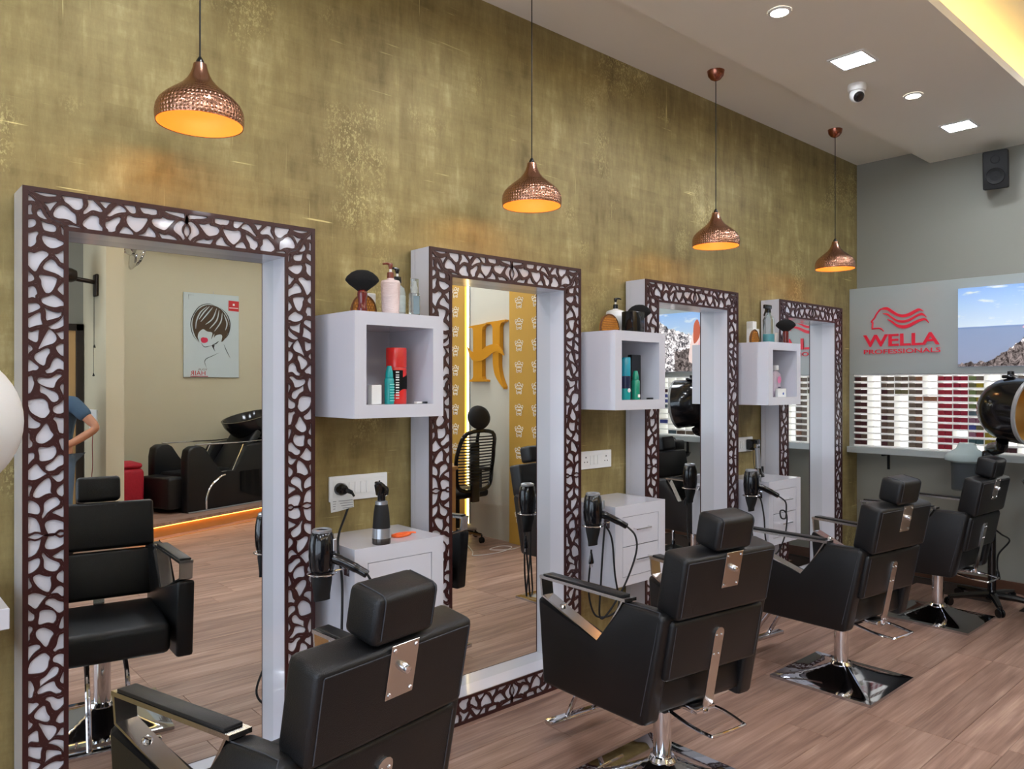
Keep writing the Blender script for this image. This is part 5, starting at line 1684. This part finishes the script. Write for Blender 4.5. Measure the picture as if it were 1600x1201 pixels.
# reception desk
t = thing('reception_desk', 'wooden reception desk in front of the golden letter wall', 'desk', (3.98, -.45, 0))
M_oak = P('desk_oak', (176, 132, 80), .45, var=.15, stretch=(1, 1, .15), scale=14)
bm = B(); box(bm, -.25, .27, -.65, .64, .79, .82, .003); obj('desk_top', bm, M_oak, t, 0)
bm = B(); box(bm, -.24, -.21, -.64, .63, 0, .789); obj('front_panel', bm, M_oak, t, 0)
for yy in (-.64, .60):
    bm = B(); box(bm, -.21, .25, yy, yy + .03, 0, .789); obj('end_panel', bm, M_oak, t, 0)
t = thing('desk_monitor', 'thin dark monitor standing on the reception desk', 'monitor', (3.95, -.35, .8205), R(20))
bm = B(); lathe(bm, [(.1, 0), (.1, .008), (.02, .015)], 24); obj('foot', bm, M_blackp, t)
bm = B(); box(bm, -.01, .01, -.02, .02, .012, .2, .003); obj('stand', bm, M_blackp, t, 0)
bm = B(); box(bm, -.012, .012, -.26, .26, .12, .44, .004); obj('screen', bm, M_blackp, t, 0)
# office chair
t = thing('office_chair', 'black high-back office chair with headrest behind the reception desk', 'office chair', (4.64, -.33, 0), R(178))
star_base(t, 0, 0, .27, M_chrome, 5, R(30), .085)
bm = B(); tube(bm, [(0, 0, .12), (0, 0, .45)], .025, 12); obj('gas_lift', bm, M_blackm, t)
bm = B(); box(bm, -.24, .24, -.22, .26, .45, .53, .035, 3); obj('seat', bm, M_blackm, t, 55)
bk = lambda u, v: Vector((u, -.24 - .10 * (v - .55) + .10 * (1 - (u / .24) ** 2) * -.4 - .12 * max(0, v - .85), v))
out = [(-.17, .55), (-.23, .75), (-.23, .92), (-.16, 1.1), (.16, 1.1), (.23, .92), (.23, .75), (.17, .55)]
bm = B(); tube(bm, curve([bk(*p) for p in out], 5, True), .02, 8, True); obj('back_frame', bm, M_blackp, t)
for k in range(17):
    v = .60 + k * .029
    ww = .17 + .06 * math.sin((v - .55) / .55 * PI)
    bm = B(); tube(bm, [bk(-ww + ww * 2 * i / 6, v) for i in range(7)], .0085, 6, flat=.4); obj('slat', bm, M_blackm, t)
bm = B(); box(bm, -.05, .05, -.29, -.25, .42, 1.0, .012); obj('spine', bm, M_blackp, t, 50)
bm = B(); lathe(bm, [(0, -.05), (.08, -.045), (.13, -.02), (.14, 0), (.13, .02), (.08, .045), (0, .05)], 24, Matrix.Translation((0, -.33, 1.25)) @ Matrix.Rotation(R(80), 4, 'X'), 1, .85, cap0=False, cap1=False); obj('headrest', bm, M_blackm, t, 60)
bm = B(); tube(bm, [(0, -.30, 1.0), (0, -.345, 1.2)], .016, 8); obj('headrest_stem', bm, M_blackp, t)
for s in (-1, 1):
    bm = B(); tube(bm, [(s * .25, -.02, .47), (s * .29, -.02, .5), (s * .29, -.02, .70)], .018, 8); ar = obj('arm_post', bm, M_blackp, t)
    bm = B(); box(bm, s * .29 - .04, s * .29 + .04, -.14, .14, .70, .73, .012); obj('arm_pad', bm, M_blackm, ar, 50)
# floor cable near the reception
bm = B(); tube(bm, curve([(4.70, -.3, .004), (4.45, .15, .004), (4.35, .3, .004), (4.6, .35, .004), (4.85, .26, .004), (4.8, .15, .004), (4.62, .2, .004), (4.75, .32, .004), (4.95, .3, .004)], 8), .004, 6)
tag(obj('floor_cable', bm, M_whitem), 'white cable coiled on the floor by the reception wall', 'cable')

# ------------------------------------------------------------------ standing person seen at the left of the first mirror
t = thing('person', 'person in blue t-shirt and jeans standing with hand on hip', 'person', (1.50, -2.28, 0), R(60))
def skin(name, joints, edges, mat, par, sub=2, root=0):
    me = bpy.data.meshes.new(name)
    me.from_pydata([j[0] for j in joints], edges, [])
    o = bpy.data.objects.new(name, me)
    COL.objects.link(o)
    md = o.modifiers.new('skin', 'SKIN')
    md.use_smooth_shade = True
    for v, j in zip(me.skin_vertices[0].data, joints):
        r = j[1]
        v.radius = r if isinstance(r, tuple) else (r, r)
    me.skin_vertices[0].data[root].use_root = True
    s = o.modifiers.new('sub', 'SUBSURF')
    s.levels = s.render_levels = sub
    dg = bpy.context.evaluated_depsgraph_get()
    m2 = bpy.data.meshes.new_from_object(o.evaluated_get(dg))
    bpy.data.objects.remove(o, do_unlink=True)
    m2.materials.clear()
    m2.materials.append(mat)
    m2.name = name
    for p in m2.polygons:
        p.use_smooth = True
    n = bpy.data.objects.new(name, m2)
    COL.objects.link(n)
    n.parent = par
    return n
M_skin = P('skin', (176, 122, 92), .5, var=.05)
# one body: pelvis root, spine, head, arms, legs
J = [((0, 0, .95), (.14, .10)), ((0, 0, 1.15), (.13, .09)), ((0, -.01, 1.35), (.16, .10)), ((0, 0, 1.45), (.07, .06)), ((0, .01, 1.53), (.055, .055)), ((0, .02, 1.63), (.078, .095)), ((0, .02, 1.71), (.07, .085)),
     ((.19, -.01, 1.40), .055), ((.38, -.10, 1.17), .043), ((.27, .06, 1.045), .035), ((.20, .12, 1.01), .03),
     ((-.19, -.01, 1.40), .055), ((-.25, -.02, 1.13), .043), ((-.26, .06, .88), .034), ((-.26, .08, .80), .03),
     ((.09, 0, .88), (.09, .09)), ((.10, .01, .50), .06), ((.10, -.01, .10), .042), ((.11, .10, .035), (.04, .03)),
     ((-.09, 0, .88), (.09, .09)), ((-.10, .01, .50), .06), ((-.10, -.01, .10), .042), ((-.11, .10, .035), (.04, .03))]
Ed = [(0, 1), (1, 2), (2, 3), (3, 4), (4, 5), (5, 6), (2, 7), (7, 8), (8, 9), (9, 10), (2, 11), (11, 12), (12, 13), (13, 14), (0, 15), (15, 16), (16, 17), (17, 18), (0, 19), (19, 20), (20, 21), (21, 22)]
skin('body', J, Ed, M_skin, t)
M_tee = P('blue_tshirt', (62, 84, 104), .85, var=.12, scale=20, bump=.2)
skin('t_shirt', [((0, 0, .93), (.165, .125)), ((0, 0, 1.15), (.155, .115)), ((0, -.01, 1.34), (.18, .125)), ((0, 0, 1.43), (.10, .09)), ((.19, -.01, 1.40), .075), ((.31, -.065, 1.255), .068), ((-.19, -.01, 1.40), .075), ((-.235, -.015, 1.22), .068)],
     [(0, 1), (1, 2), (2, 3), (2, 4), (4, 5), (2, 6), (6, 7)], M_tee, t)
M_jean = P('blue_jeans', (84, 104, 124), .85, var=.15, scale=25)
skin('jeans', [((0, 0, .97), (.158, .118)), ((.09, 0, .86), (.105, .105)), ((.10, .01, .50), .076), ((.10, -.01, .10), .062), ((-.09, 0, .86), (.105, .105)), ((-.10, .01, .50), .076), ((-.10, -.01, .10), .062)],
     [(0, 1), (1, 2), (2, 3), (0, 4), (4, 5), (5, 6)], M_jean, t)
bm = B(); bmesh.ops.create_uvsphere(bm, u_segments=24, v_segments=16, radius=.1, matrix=Matrix.Translation((0, 0, 1.70)) @ Matrix.Diagonal((.92, 1.08, .95, 1)))
bmesh.ops.delete(bm, geom=[v for v in bm.verts if v.co.y > .045 and v.co.z < 1.74], context='VERTS'); obj('hair', bm, P('black_hair', (20, 16, 14), .6, var=.3), t, 60)
for s in (-1, 1):
    bm = B(); box(bm, s * .105 - .045, s * .105 + .045, -.07, .18, 0.0, .075, .03, 3); obj('shoe', bm, M_blackm, t, 55)
# fingers of the hand on the hip and of the hanging hand
for s, base, dirs in ((1, Vector((.20, .12, 1.01)), Vector((-.7, .6, -.35))), (-1, Vector((-.26, .08, .80)), Vector((0, .15, -1)))):
    dirs.normalize()
    sd = Vector((0, 0, 1)).cross(dirs)
    sd = Vector((0, 1, 0)) if sd.length < .3 else sd.normalized()
    side2 = dirs.cross(sd).normalized()
    for k, L in enumerate((.07, .08, .075, .06)):
        o0 = base + side2 * (k - 1.5) * .017
        bm = B(); tube(bm, curve([o0, o0 + dirs * L * .5, o0 + dirs * L * .85 - sd * .008, o0 + dirs * L - sd * .02], 3), [.009] * 9 + [.006], 8); obj('finger', bm, M_skin, t)
    bm = B(); tube(bm, curve([base - dirs * .03 + side2 * .02, base + side2 * .045 + dirs * .005, base + side2 * .05 + dirs * .035], 3), [.011] * 6 + [.007], 8); obj('thumb', bm, M_skin, t)
# face: eyes, nose, mouth, ears
for s in (-1, 1):
    bm = B(); bmesh.ops.create_uvsphere(bm, u_segments=10, v_segments=8, radius=.011, matrix=Matrix.Translation((s * .03, .098, 1.665))); obj('eye', bm, M_blackm, t)
    bm = B(); bmesh.ops.create_uvsphere(bm, u_segments=10, v_segments=8, radius=.03, matrix=Matrix.Translation((s * .083, .01, 1.65)) @ Matrix.Diagonal((.35, .7, 1, 1))); obj('ear', bm, M_skin, t)
bm = B(); tube(bm, [(0, .10, 1.67), (0, .125, 1.635), (0, .112, 1.625)], [.008, .014, .01], 8); obj('nose', bm, M_skin, t)
bm = B(); tube(bm, [(-.022, .10, 1.595), (0, .108, 1.595), (.022, .10, 1.595)], [.004, .007, .004], 8); obj('mouth', bm, P('lips', (150, 84, 76), .5), t)
